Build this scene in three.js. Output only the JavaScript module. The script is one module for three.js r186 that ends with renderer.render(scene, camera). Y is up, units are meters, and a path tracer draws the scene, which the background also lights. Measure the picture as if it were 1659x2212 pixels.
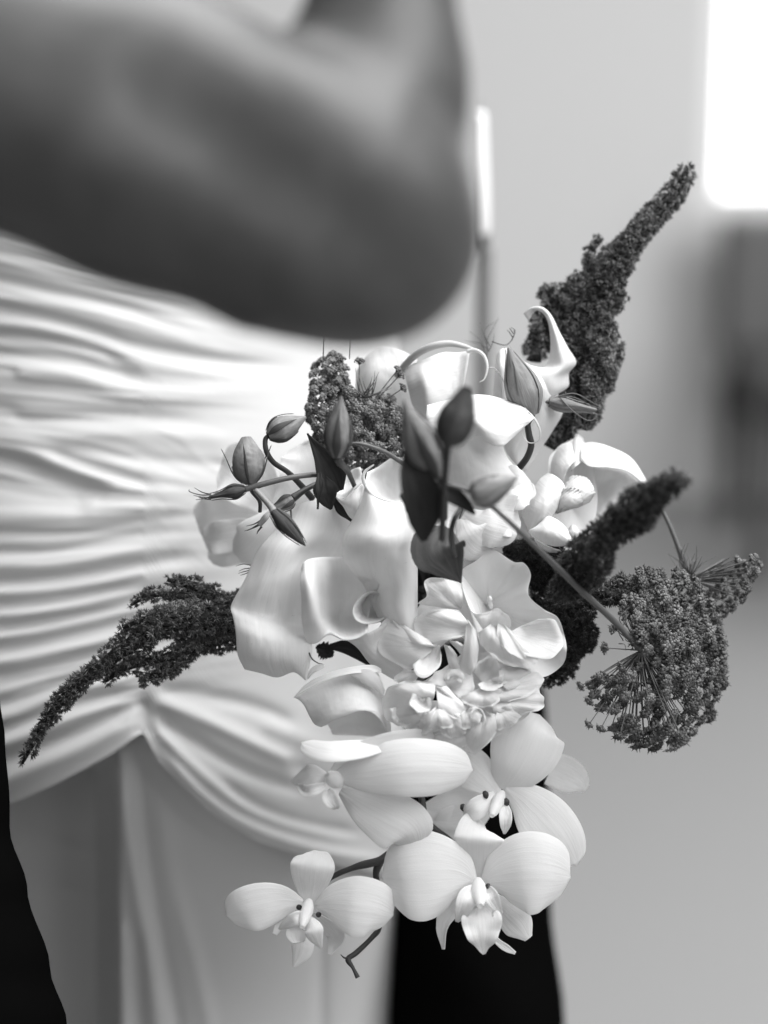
import * as THREE from 'three';
import { mergeGeometries, mergeVertices } from 'three/addons/utils/BufferGeometryUtils.js';
import { RoundedBoxGeometry } from 'three/addons/geometries/RoundedBoxGeometry.js';
import { MarchingCubes } from 'three/addons/objects/MarchingCubes.js';
import { RectAreaLightUniformsLib } from 'three/addons/lights/RectAreaLightUniformsLib.js';

// ---------------------------------------------------------------- camera, light, exposure
RectAreaLightUniformsLib.init();
const scene = new THREE.Scene();
scene.background = new THREE.Color(0, 0, 0);
const PITCH = 15 * Math.PI / 180, DIST = 1.1, FRAME = 0.5, PX = 2212, K = FRAME / PX;
const FOCUS = new THREE.Vector3(0, 1.0, 0);
const camera = new THREE.PerspectiveCamera(2 * Math.atan(FRAME / 2 / DIST) * 180 / Math.PI, 3 / 4, 0.05, 60);
camera.position.set(0, FOCUS.y + DIST * Math.sin(PITCH), DIST * Math.cos(PITCH));
camera.rotation.set(-PITCH, 0, 0);
camera.focus = DIST + 0.004;
camera.userData.fStop = 2.7;
camera.updateMatrixWorld(true);
const renderer = new THREE.WebGLRenderer({ antialias: true });
renderer.toneMapping = THREE.LinearToneMapping;
renderer.toneMappingExposure = 1.0;
renderer.shadowMap.enabled = true;

// unseen soft lights: daylight key and overhead, plus added wall and front fills
function softAreaLight(w, h, pos, target, intensity) {  // plain rectangular area light with no window behind it
  const l = new THREE.RectAreaLight(0xffffff, intensity, w, h);
  l.position.copy(pos); l.lookAt(target); scene.add(l); return l;
}
softAreaLight(2.6, 2.2, new THREE.Vector3(1.6, 2.95, 1.15), new THREE.Vector3(0, 1.0, 0), 5.8);
softAreaLight(2.4, 1.8, new THREE.Vector3(0.5, 3.0, -0.5), new THREE.Vector3(0.05, 1.0, -0.05), 7);  // unseen overhead light that brightens upward-facing edges
softAreaLight(1.6, 1.8, new THREE.Vector3(2.1, 1.5, -0.9), new THREE.Vector3(0.9, 0.75, -3.85), 6);  // added unseen light that brightens the far wall
softAreaLight(3.0, 1.4, new THREE.Vector3(-0.8, 2.3, 2.7), new THREE.Vector3(0, 0.95, 0), 1.7);  // added unseen front fill that brightens the flowers

// ---------------------------------------------------------------- helpers
// A point of the photograph (in a 1659 x 2212 grid) at z millimetres in front of the plane in focus, in the lens frame.
const V3 = (x, y, z) => new THREE.Vector3(x, y, z);
function Q(p) {
  const z = (p[2] || 0) / 1000, s = (DIST - z) / DIST;
  return V3((p[0] - 829.5) * K * s, (1106 - p[1]) * K * s, z);
}
const TO_WORLD = new THREE.Matrix4().makeRotationX(-PITCH).setPosition(FOCUS);
const world = (p) => Q(p).applyMatrix4(TO_WORLD);
// where the sight line of a photo point meets the upright plane z = zw (for the far room)
function onWall(x, y, zw) {
  const a = world([x, y, 0]), d = a.clone().sub(camera.position);
  return camera.position.clone().addScaledVector(d, (zw - camera.position.z) / d.z);
}
const frame = (ox, oy, k) => Object.assign((pts) => pts.map((p) => [ox + p[0] * k, oy + p[1] * k, p[2] || 0]), { k });
const z2 = frame(837, 648, 0.293), z4 = frame(459, 1026, 0.293), z5 = frame(783, 1161, 0.293), z6 = frame(621, 1404, 0.407), z8 = frame(1080, 972, 0.349), z10 = frame(1026, 324, 0.3093),
  z11 = frame(27, 1215, 0.3093), z12 = frame(810, 1755, 0.2767), z13 = frame(621, 1593, 0.2604), z14 = frame(621, 729, 0.1953), zA = frame(378, 864, 0.1953), zB = frame(1107, 918, 0.1953),
  zC = frame(891, 918, 0.1953), zD = frame(621, 1377, 0.1628), zE = frame(486, 1809, 0.2278), one = frame(0, 0, 1);
let seed = 7;
function rnd() { seed |= 0; seed = seed + 0x6D2B79F5 | 0; let t = Math.imul(seed ^ seed >>> 15, 1 | seed); t = t + Math.imul(t ^ t >>> 7, 61 | t) ^ t; return ((t ^ t >>> 14) >>> 0) / 4294967296; }
const rr = (a, b) => a + (b - a) * rnd();
const lerp = (a, b, t) => a + (b - a) * t, clamp = (x, a, b) => Math.min(b, Math.max(a, x)), sstep = (a, b, x) => { const t = clamp((x - a) / (b - a), 0, 1); return t * t * (3 - 2 * t); };
function cr(a, b, c, d, t) { const t2 = t * t, t3 = t2 * t; return 0.5 * (2 * b + (c - a) * t + (2 * a - 5 * b + 4 * c - d) * t2 + (3 * b - a - 3 * c + d) * t3); }
function crAt(arr, u, get = (x) => x) {          // Catmull-Rom through the values of arr, u in 0..1
  const n = arr.length - 1; if (n === 0) return get(arr[0]);
  const f = clamp(u, 0, 1) * n, i = Math.min(n - 1, Math.floor(f)), t = f - i;
  const g = (k) => k < 0 ? 2 * get(arr[0]) - get(arr[1]) : k > n ? 2 * get(arr[n]) - get(arr[n - 1]) : get(arr[k]);
  return cr(g(i - 1), g(i), g(i + 1), g(i + 2), t);
}
const curveAt = (pts, u) => V3(crAt(pts, u, (p) => p.x), crAt(pts, u, (p) => p.y), crAt(pts, u, (p) => p.z));
function hash2(x, y) { const s = Math.sin(x * 127.1 + y * 311.7) * 43758.5453; return s - Math.floor(s); }
function vnoise(x, y) { const i = Math.floor(x), j = Math.floor(y), u = x - i, v = y - j, a = u * u * (3 - 2 * u), b = v * v * (3 - 2 * v); return lerp(lerp(hash2(i, j), hash2(i + 1, j), a), lerp(hash2(i, j + 1), hash2(i + 1, j + 1), a), b); }
const fbm = (x, y) => 0.5 * vnoise(x, y) + 0.3 * vnoise(2.1 * x + 7, 2.1 * y + 3) + 0.2 * vnoise(4.3 * x, 4.3 * y + 9);

// a grid of points as a thin solid sheet
function sheet(nu, nv, fn, t = 0.0006) {
  const P = [], N = [];
  for (let i = 0; i <= nu; i++) for (let j = 0; j <= nv; j++) P.push(fn(i / nu, j / nv));
  const W = nv + 1, at = (i, j) => P[clamp(i, 0, nu) * W + clamp(j, 0, nv)];
  for (let i = 0; i <= nu; i++) for (let j = 0; j <= nv; j++) {
    const a = at(i + 1, j).clone().sub(at(i - 1, j)), b = at(i, j + 1).clone().sub(at(i, j - 1));
    let n = a.cross(b);
    if (n.lengthSq() < 1e-18) { n = at(i + 2, j).clone().sub(at(i - 2, j)).cross(at(i, j + 2).clone().sub(at(i, j - 2))); if (i < 2) n = at(2, j).clone().sub(at(1, j)).cross(at(1, j + 1).clone().sub(at(1, j - 1))); if (i > nu - 2) n = at(nu - 1, j).clone().sub(at(nu - 2, j)).cross(at(nu - 1, j + 1).clone().sub(at(nu - 1, j - 1))); }
    if (n.lengthSq() < 1e-20) n.set(0, 0, 1);
    N.push(n.normalize());
  }
  const pos = [], uv = [], idx = [], S = P.length;
  for (const s of [0.5, -0.5]) for (let k = 0; k < S; k++) {
    const i = Math.floor(k / W), j = k % W, p = P[k], n = N[k], rim = (i === 0 || i === nu || j === 0 || j === nv) ? 0.15 : 1;
    pos.push(p.x + n.x * s * t * rim, p.y + n.y * s * t * rim, p.z + n.z * s * t * rim); uv.push(j / nv, i / nu);
  }
  const quad = (a, b, c, d) => idx.push(a, b, c, a, c, d);
  for (let i = 0; i < nu; i++) for (let j = 0; j < nv; j++) {
    const a = i * W + j, b = a + W, c = b + 1, d = a + 1;
    quad(a, b, c, d); quad(S + a, S + d, S + c, S + b);
  }
  const edge = (a, b) => quad(a, b, S + b, S + a);
  for (let j = 0; j < nv; j++) { edge(j, j + 1); edge(nu * W + j + 1, nu * W + j); }
  for (let i = 0; i < nu; i++) { edge((i + 1) * W, i * W); edge(i * W + nv, (i + 1) * W + nv); }
  const g = new THREE.BufferGeometry();
  g.setAttribute('position', new THREE.Float32BufferAttribute(pos, 3)); g.setAttribute('uv', new THREE.Float32BufferAttribute(uv, 2)); g.setIndex(idx);
  g.computeVertexNormals(); return g;
}
// a sheet through a net of photo points (rows x columns), each with its own distance
function patch(net, o = {}) {
  const R = net.map((r) => r.map(Q)), nu = o.nu || (R.length - 1) * 8, nv = o.nv || (R[0].length - 1) * 8, ruf = (o.ruffle || 0) / 1000, fr = o.freq || 5, ph = o.phase || 0;
  return sheet(nu, nv, (u, v) => {
    const row = R.map((r) => curveAt(r, v)), p = curveAt(row, u);
    const e = Math.max(Math.abs(2 * u - 1), Math.abs(2 * v - 1)) ** 2;
    if (ruf) p.z += ruf * e * Math.sin(fr * (u * 2.3 + v * 3.1) * 3 + ph);
    p.z += (fbm(u * 5 + ph, v * 5) - 0.5) * (o.bump === undefined ? 0.0012 : o.bump / 1000);
    return p;
  }, o.t || 0.0008);
}
// a petal or leaf: a spine of photo points with half widths in photo pixels; cup lifts its edges toward the viewer (share of width)
function ribbon(spine, hw, o = {}) {
  const S = spine.map(Q), nu = o.nu || 28, nv = o.nv || 14, cup = o.cup || 0, tilt = o.tilt || 0, ruf = (o.ruffle || 0) / 1000, fr = o.freq || 3, ph = o.phase || 0, skew = o.skew || 0;
  return sheet(nu, nv, (u, v) => {
    const uu = 0.5 - 0.5 * Math.cos(Math.PI * u), c = curveAt(S, uu), T = curveAt(S, Math.min(1, uu + 0.01)).sub(curveAt(S, Math.max(0, uu - 0.01))).normalize();
    let N = o.n ? V3(...o.n) : V3(0, 0, 1); N.addScaledVector(T, -N.dot(T)); if (N.lengthSq() < 1e-6) N.set(0, 1, 0); N.normalize();
    N.applyAxisAngle(T, tilt + (o.twist || 0) * (uu - 0.5));
    const W = T.clone().cross(N), w = Math.max(0, crAt(hw, uu)) * K, a = 2 * v - 1;
    const edge = ruf * (Math.abs(a) ** 1.6) * Math.sin(uu * 6.283 * fr + (a > 0 ? 1.7 : 0) + ph) * Math.min(1, w / (12 * K));
    const wob = 1 + (o.jag || 0) * Math.sin(uu * 40 + ph * 3 + a * 2) * Math.abs(a);
    return c.addScaledVector(W, w * a * wob + skew * w * a * a).addScaledVector(N, cup * w * a * a + edge - (o.rib || 0) * w * Math.exp(-a * a * 60) + (fbm(uu * 4 + ph, a * 3 + ph) - 0.5) * (o.bump === undefined ? 0.0007 : o.bump / 1000));
  }, o.t || 0.0007);
}
// half widths of a rounded petal: from a base width to its widest at p, then a round end
const oval = (b, m, p = 0.6, e = 2.3) => Array.from({ length: 25 }, (_, i) => { const u = i / 24; return u < p ? b + (m - b) * Math.sin(u / p * 1.5708) : m * Math.pow(Math.max(0, 1 - ((u - p) / (1 - p)) ** e), 1 / e); });
// a bowl-shaped corolla: from a deep centre out to an uneven rim given as photo points
function radial(center, rim, o = {}) {
  const c = Q(center), R = rim.map(Q), n = R.length, nu = o.nu || 14, nv = o.nv || n * 7, mid = o.mid || 0.55, midz = (o.midz || 0) / 1000, ruf = (o.ruffle || 0) / 1000, fr = o.freq || 9;
  const at = (v) => { const f = v * n, i = Math.floor(f) % n, t = f - Math.floor(f), g = (k) => R[(k + 2 * n) % n]; return V3(cr(g(i - 1).x, g(i).x, g(i + 1).x, g(i + 2).x, t), cr(g(i - 1).y, g(i).y, g(i + 1).y, g(i + 2).y, t), cr(g(i - 1).z, g(i).z, g(i + 1).z, g(i + 2).z, t)); };
  return sheet(nu, nv, (u, v) => {
    const r = at(v), m = c.clone().lerp(r, mid); m.z += midz;
    const a = c.clone().lerp(m, 0.02 + u * 0.98), b = m.clone().lerp(r, u), p = a.lerp(b, u);
    p.z += ruf * u * u * Math.sin(v * 6.283 * fr) + ruf * 0.6 * u * Math.sin(v * 6.283 * (fr * 0.5 | 0) + 1.3);
    return p;
  }, o.t || 0.0007);
}
// a frilled petal: fans out from a base point to a rim of photo points; bulge lifts its middle toward the viewer (mm)
function frill(base, rim, o = {}) {
  const b = Q(base), R = rim.map(Q), nu = o.nu || 20, nv = o.nv || rim.length * 8, bul = (o.bulge || 0) / 1000, ruf = (o.ruffle === undefined ? 1.5 : o.ruffle) / 1000, fr = o.freq || 3, ph = o.phase || 0;
  return sheet(nu, nv, (u, v) => {
    const r = curveAt(R, v), uu = 0.03 + 0.97 * u, p = b.clone().lerp(r, uu), side = r.clone().sub(b).normalize();
    const w = ruf * uu * uu * (0.8 * Math.sin(v * 6.283 * fr * 0.8 + ph) + 0.25 * Math.sin(v * 6.283 * fr * 1.7 + 2 * ph));
    p.z += bul * Math.sin(Math.min(1, uu * 1.1) * 3.1416) + w + (fbm(v * 7 + ph, u * 3) - 0.5) * 0.0014 * uu;
    return p.addScaledVector(side, uu ** 6 * 0.0003 * Math.sin(v * 6.283 * fr * 2.1 + ph * 2));
  }, o.t || 0.0007);
}
// a tapering stem through photo points, radii in photo pixels
function stem(pts, radii, o = {}) {
  const S = pts.map(Q), nu = o.nu || Math.max(8, pts.length * 6), ns = o.ns || 9, pos = [], idx = [], uv = [];
  let N = null;
  for (let i = 0; i <= nu; i++) {
    const u = i / nu, c = curveAt(S, u), T = curveAt(S, Math.min(1, u + 0.01)).sub(curveAt(S, Math.max(0, u - 0.01))).normalize();
    if (!N) { N = V3(0.31, 0.2, 0.93); } N.addScaledVector(T, -N.dot(T)).normalize();
    const B = T.clone().cross(N), r = crAt(radii, u) * K * (1 + (o.bump || 0) * Math.sin(u * 23) * Math.sin(u * 11 + 1));
    for (let k = 0; k < ns; k++) { const a = k / ns * 6.2832; pos.push(c.x + r * (N.x * Math.cos(a) + B.x * Math.sin(a)), c.y + r * (N.y * Math.cos(a) + B.y * Math.sin(a)), c.z + r * (N.z * Math.cos(a) + B.z * Math.sin(a))); uv.push(k / ns, u * 4); }
    if (i) for (let k = 0; k < ns; k++) { const a = (i - 1) * ns + k, b = (i - 1) * ns + (k + 1) % ns, c2 = a + ns, d = b + ns; idx.push(a, b, d, a, d, c2); }
  }
  for (const [e, s] of [[0, 1], [nu, -1]]) { const c = curveAt(S, e / nu); pos.push(c.x, c.y, c.z); uv.push(0, 0); const m = pos.length / 3 - 1; for (let k = 0; k < ns; k++) { const a = e * ns + k, b = e * ns + (k + 1) % ns; s > 0 ? idx.push(m, b, a) : idx.push(m, a, b); } }
  const g = new THREE.BufferGeometry();
  g.setAttribute('position', new THREE.Float32BufferAttribute(pos, 3)); g.setAttribute('uv', new THREE.Float32BufferAttribute(uv, 2)); g.setIndex(idx); g.computeVertexNormals(); return g;
}
// lathe along base -> tip with a spiral of overlapping petals; returns the body
function spindle(base, tip, r, prof, o = {}) {
  const A = Q(base), B = Q(tip), ax = B.clone().sub(A), L = ax.length(), q = new THREE.Quaternion().setFromUnitVectors(V3(0, 1, 0), ax.normalize());
  const nu = o.nu || 26, ns = o.ns || 30, pos = [], idx = [], uv = [], lob = o.lobes === undefined ? 0.06 : o.lobes, tw = o.twist === undefined ? 1.6 : o.twist;
  for (let i = 0; i <= nu; i++) for (let k = 0; k < ns; k++) {
    const u = i / nu, a = k / ns * 6.2832, f = ((a / 6.2832 * 5 + tw * u) % 1 + 1) % 1;
    const R = Math.max(0.0002, crAt(prof, u) * r * K * (1 + lob * (f - 0.5) * Math.min(1, u * 3))), b = (o.bend || 0) * L * Math.sin(u * 3.1416);
    const p = V3(Math.cos(a) * R + b, u * L, Math.sin(a) * R).applyQuaternion(q).add(A); pos.push(p.x, p.y, p.z); uv.push(k / ns, u);
    if (i) { const m = (i - 1) * ns + k, n = (i - 1) * ns + (k + 1) % ns; idx.push(m, m + ns, n + ns, m, n + ns, n); }
  }
  const g = new THREE.BufferGeometry();
  g.setAttribute('position', new THREE.Float32BufferAttribute(pos, 3)); g.setAttribute('uv', new THREE.Float32BufferAttribute(uv, 2)); g.setIndex(idx); g.computeVertexNormals(); return g;
}
// a narrow sepal lying on a spindle at angle a, its tip standing off
function sepal(base, tip, r, prof, a0, len, wide, off) {
  const A = Q(base), B = Q(tip), ax = B.clone().sub(A), L = ax.length(), q = new THREE.Quaternion().setFromUnitVectors(V3(0, 1, 0), ax.normalize());
  return sheet(18, 4, (u, v) => {
    const w = wide * Math.sin(Math.min(1, u * 2.5 + 0.35) * 1.571) * (1 - u ** 1.5), a = a0 + w * (v - 0.5) * 2, uu = u * len;
    const R = Math.max(r * 0.16, crAt(prof, Math.min(uu, 0.97)) * r) * K + 0.0005 + off / 1000 * u ** 3;
    return V3(Math.cos(a) * R, uu * L, Math.sin(a) * R).applyQuaternion(q).add(A);
  }, 0.0004);
}

// ---------------------------------------------------------------- materials
function noiseTexture(n, lo, hi, sx, sy, s0 = 0) {
  const d = new Uint8Array(n * n * 4);
  for (let j = 0; j < n; j++) for (let i = 0; i < n; i++) {
    const f = fbm(i / n * sx + s0, j / n * sy + s0) * 0.75 + 0.25 * hash2(i + s0, j), v = Math.round(255 * clamp(lerp(lo, hi, f), 0, 1));
    d.set([v, v, v, 255], (j * n + i) * 4);
  }
  const t = new THREE.DataTexture(d, n, n); t.wrapS = t.wrapT = THREE.RepeatWrapping; t.magFilter = THREE.LinearFilter; t.minFilter = THREE.LinearMipmapLinearFilter; t.generateMipmaps = true; t.colorSpace = THREE.SRGBColorSpace; t.needsUpdate = true; return t;
}
const blotch = noiseTexture(256, 0.78, 1.0, 14, 14, 21), faint = noiseTexture(256, 0.95, 1.0, 7, 7, 2), streak = noiseTexture(256, 0.965, 1.0, 30, 4), mottle = noiseTexture(256, 0.72, 1.0, 9, 9, 3), fine = noiseTexture(256, 0.8, 1.0, 60, 60, 5), leafy = noiseTexture(256, 0.6, 1.0, 18, 5, 8);
// petal skin: fine lengthwise veins, and for the callas a few small bruises and scratches
const vein = noiseTexture(256, 0.2, 1.0, 34, 3, 11);
const callaSkin = (() => {
  const n = 512, d = new Uint8Array(n * n * 4), v = new Float32Array(n * n);
  for (let j = 0; j < n; j++) for (let i = 0; i < n; i++) v[j * n + i] = 0.965 + 0.03 * fbm(i / n * 40, j / n * 5) - 0.03 * fbm(i / n * 6 + 4, j / n * 6);
  for (let k = 0; k < 46; k++) { let x = rnd() * n, y = rnd() * n, a = rnd() * 6.28; const L = rnd() < 0.5 ? 3 : 26, w = rr(0.04, 0.16); for (let q = 0; q < L; q++) { a += rr(-0.5, 0.5); x += Math.cos(a); y += Math.sin(a); const p = ((Math.floor(y) + n) % n) * n + (Math.floor(x) + n) % n; v[p] -= w; if (L === 3) v[(p + 1) % (n * n)] -= w; } }
  for (let p = 0; p < n * n; p++) { const c = Math.round(255 * clamp(v[p], 0, 1)); d.set([c, c, c, 255], p * 4); }
  const t = new THREE.DataTexture(d, n, n); t.wrapS = t.wrapT = THREE.RepeatWrapping; t.magFilter = THREE.LinearFilter; t.minFilter = THREE.LinearMipmapLinearFilter; t.generateMipmaps = true; t.colorSpace = THREE.SRGBColorSpace; t.needsUpdate = true; return t;
})();
const G = (v) => new THREE.Color().setRGB(v, v, v);
const mat = (v, rough = 0.6, extra = {}) => new THREE.MeshPhysicalMaterial({ color: G(v), roughness: rough, side: THREE.DoubleSide, ...extra });
const thin = { transmission: 0.42, thickness: 0 };
const M = {
  calla: mat(0.92, 0.85, { specularIntensity: 0.4, map: callaSkin, bumpMap: vein, bumpScale: 0.00015, ...thin, transmission: 0.32 }), petal: mat(0.92, 0.9, { map: streak, bumpMap: vein, bumpScale: 0.0003, ...thin }), orchid: mat(0.92, 0.8, { map: streak, bumpMap: vein, bumpScale: 0.00018, ...thin }),
  cream: mat(0.92, 0.9, { map: streak }), bud: mat(0.36, 0.6, { map: leafy, specularIntensity: 0.5 }), budPale: mat(0.42, 0.55, { map: leafy }), budDark: mat(0.12, 0.65, { map: leafy, specularIntensity: 0.4 }), leaf: mat(0.035, 0.7, { map: leafy, specularIntensity: 0.35 }), stemDark: mat(0.05, 0.5, { map: leafy }),
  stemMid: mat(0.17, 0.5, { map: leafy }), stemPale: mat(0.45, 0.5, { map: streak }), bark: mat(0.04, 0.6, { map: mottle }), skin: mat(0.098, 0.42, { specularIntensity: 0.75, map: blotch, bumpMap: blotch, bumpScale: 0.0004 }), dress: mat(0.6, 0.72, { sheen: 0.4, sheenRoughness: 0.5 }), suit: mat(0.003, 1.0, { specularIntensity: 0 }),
  wall: mat(0.66, 0.9), floor: mat(0.25, 0.8), frame: mat(0.8, 0.6), chair: mat(0.12, 0.85), chairDark: mat(0.03, 0.8), post: mat(0.2, 0.6), tube: mat(0.92, 0.5), spike: mat(1, 0.8, { vertexColors: true }), ball: mat(1, 0.6, { vertexColors: true }), wire: mat(0.12, 0.6),
};

// ---------------------------------------------------------------- scene graph
const taken = {};
function numbered(n) { taken[n] = (taken[n] ?? -1) + 1; return taken[n] ? n + '_' + String(taken[n]).padStart(3, '0') : n; }
const lit = (m) => { m.castShadow = m.receiveShadow = true; return m; };
function thing(name, base, label, category, group, kind) {       // base: a world point
  const o = new THREE.Group(); o.name = numbered(name); o.position.copy(base); scene.add(o); o.userData = { label, category };
  if (group) o.userData.group = group; if (kind) o.userData.kind = kind; return o;
}
const originOf = (o) => { const p = V3(0, 0, 0); for (let k = o; k && k !== scene; k = k.parent) p.add(k.position); return p; };
function part(name, geo, material, parent, o = {}) {             // geo in the lens frame unless o.inWorld
  const list = Array.isArray(geo) ? geo : [geo];
  let g = list.length > 1 ? mergeGeometries(list.map((x) => x.index ? x : x)) : list[0];
  if (!o.inWorld) g.applyMatrix4(TO_WORLD);
  const p = originOf(parent); g.translate(-p.x, -p.y, -p.z);
  const m = lit(new THREE.Mesh(g, material)); m.name = name; parent.add(m);
  if (o.label) m.userData.label = o.label; if (o.kind) m.userData.kind = o.kind; return m;
}
function sub(name, parent, base) { const o = new THREE.Group(); o.name = name; const p = originOf(parent); o.position.copy(base).sub(p); parent.add(o); return o; }

// ---------------------------------------------------------------- the setting: floor, wall, window
const WALL_Z = -3.85;
function structure(name, geo, m) { const o = lit(new THREE.Mesh(geo, m)); o.name = name; o.userData = { kind: 'structure' }; scene.add(o); return o; }
const floorGeo = new THREE.BoxGeometry(9, 0.1, 8); floorGeo.translate(0.5, -0.05, -0.5); structure('floor', floorGeo, M.floor).userData.label = 'pale smooth floor out of focus behind the bouquet';
{
  const a = onWall(1537, 0, WALL_Z), b = onWall(1600, 462, WALL_Z), wl = a.x, wb = b.y, wr = wl + 1.1, wt = wb + 1.7;
  const s = new THREE.Shape([new THREE.Vector2(-4, 0.0), new THREE.Vector2(5, 0.0), new THREE.Vector2(5, 3.2), new THREE.Vector2(-4, 3.2)]);
  s.holes.push(new THREE.Path([new THREE.Vector2(wl, wb), new THREE.Vector2(wl, wt), new THREE.Vector2(wr, wt), new THREE.Vector2(wr, wb)]));
  const g = new THREE.ExtrudeGeometry(s, { depth: 0.16, bevelEnabled: false }); g.translate(0, 0, WALL_Z - 0.16);
  structure('wall', g, M.wall).userData.label = 'plain light wall with a window opening, out of focus';
  const w = thing('window', V3((wl + wr) / 2, wb, WALL_Z - 0.08), 'bright overexposed window in the pale wall above the dark chair', 'window');
  const pane = new THREE.BoxGeometry(wr - wl - 0.08, wt - wb - 0.08, 0.01); pane.translate((wl + wr) / 2, (wb + wt) / 2, WALL_Z - 0.09);
  part('pane', pane, new THREE.MeshStandardMaterial({ color: 0xffffff, emissive: 0xffffff, emissiveIntensity: 2.6 }), w, { inWorld: true });
  const bars = [];
  for (const [x, y, ww, hh] of [[wl + 0.02, (wb + wt) / 2, 0.04, wt - wb], [wr - 0.02, (wb + wt) / 2, 0.04, wt - wb], [(wl + wr) / 2, wb + 0.02, wr - wl - 0.08, 0.04], [(wl + wr) / 2, wt - 0.02, wr - wl - 0.08, 0.04]]) { const q = new THREE.BoxGeometry(ww, hh, 0.05); q.translate(x, y, WALL_Z - 0.06); bars.push(q); }
  part('frame', bars, M.frame, w, { inWorld: true });
  const sun = new THREE.RectAreaLight(0xffffff, 2.6, wr - wl - 0.1, wt - wb - 0.1); sun.position.set((wl + wr) / 2, (wb + wt) / 2, WALL_Z + 0.01); sun.lookAt((wl + wr) / 2, (wb + wt) / 2, 5); scene.add(sun);
}
{ // the dark chair below the window
  const c = onWall(1690, 1082, WALL_Z + 0.42), t = thing('armchair', V3(c.x, 0, WALL_Z + 0.42), 'dark grey upholstered armchair with darker seat below the bright window', 'armchair');
  const l = onWall(1572, 470, WALL_Z + 0.3).x, top = onWall(1600, 476, WALL_Z + 0.3).y, s0 = onWall(1600, 812, WALL_Z + 0.7).y, s1 = onWall(1600, 928, WALL_Z + 0.7).y, W = 0.62, x = l + W / 2;
  const back = new RoundedBoxGeometry(W, top - s0 + 0.05, 0.14, 4, 0.03); back.translate(x, (top + s0) / 2 - 0.02, WALL_Z + 0.24);
  part('backrest', back, M.chair, t, { inWorld: true });
  const seat = new RoundedBoxGeometry(W, s0 - s1, 0.36, 4, 0.025); seat.translate(x, (s0 + s1) / 2, WALL_Z + 0.52); part('seat', seat, M.chairDark, t, { inWorld: true });
  for (const [dx, dz] of [[0.03, 0.24], [W - 0.03, 0.24], [0.03, 0.66], [W - 0.03, 0.66]]) { const q = new THREE.CylinderGeometry(0.024, 0.017, s1, 12); q.translate(l + dx, s1 / 2, WALL_Z + dz); part('leg', q, M.chairDark, t, { inWorld: true }); }
}
{ // a slim candle on a tall thin stand, seen past the elbow
  const zc = -0.5, a = onWall(1031, 240, zc), b = onWall(1032, 506, zc), x = b.x;
  const t = thing('candle', V3(x, b.y, zc), 'slim white candle standing just past the elbow', 'candle');
  const h = a.y - b.y, wax = new THREE.LatheGeometry([[0.0001, 0], [0.0068, 0.0005], [0.0076, 0.002], [0.0074, h * 0.3], [0.0064, h * 0.6], [0.005, h * 0.95], [0.0038, h - 0.001], [0.0001, h]].map(([r, y]) => new THREE.Vector2(r, y)), 24); wax.translate(x, b.y, zc);
  part('wax', wax, M.tube, t, { inWorld: true });
  const wick = new THREE.CylinderGeometry(0.0006, 0.0006, 0.008, 6); wick.translate(x, b.y + h + 0.003, zc); part('wick', wick, M.post, t, { inWorld: true });
  const st = thing('candle_stand', V3(x + 0.004, 0, zc), 'tall thin dark candle stand below the slim white candle', 'candle stand');
  const post = new THREE.CylinderGeometry(0.006, 0.007, b.y - 0.02, 14); post.translate(x + 0.005, (b.y + 0.0) / 2, zc); part('post', post, M.post, st, { inWorld: true });
  const cup = new THREE.CylinderGeometry(0.0085, 0.006, 0.012, 18); cup.translate(x + 0.001, b.y - 0.0062, zc); part('cup', cup, M.post, st, { inWorld: true });
  const foot = new THREE.CylinderGeometry(0.1, 0.11, 0.02, 28); foot.translate(x + 0.004, 0.01, zc); part('base', foot, M.post, st, { inWorld: true });
}

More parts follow.
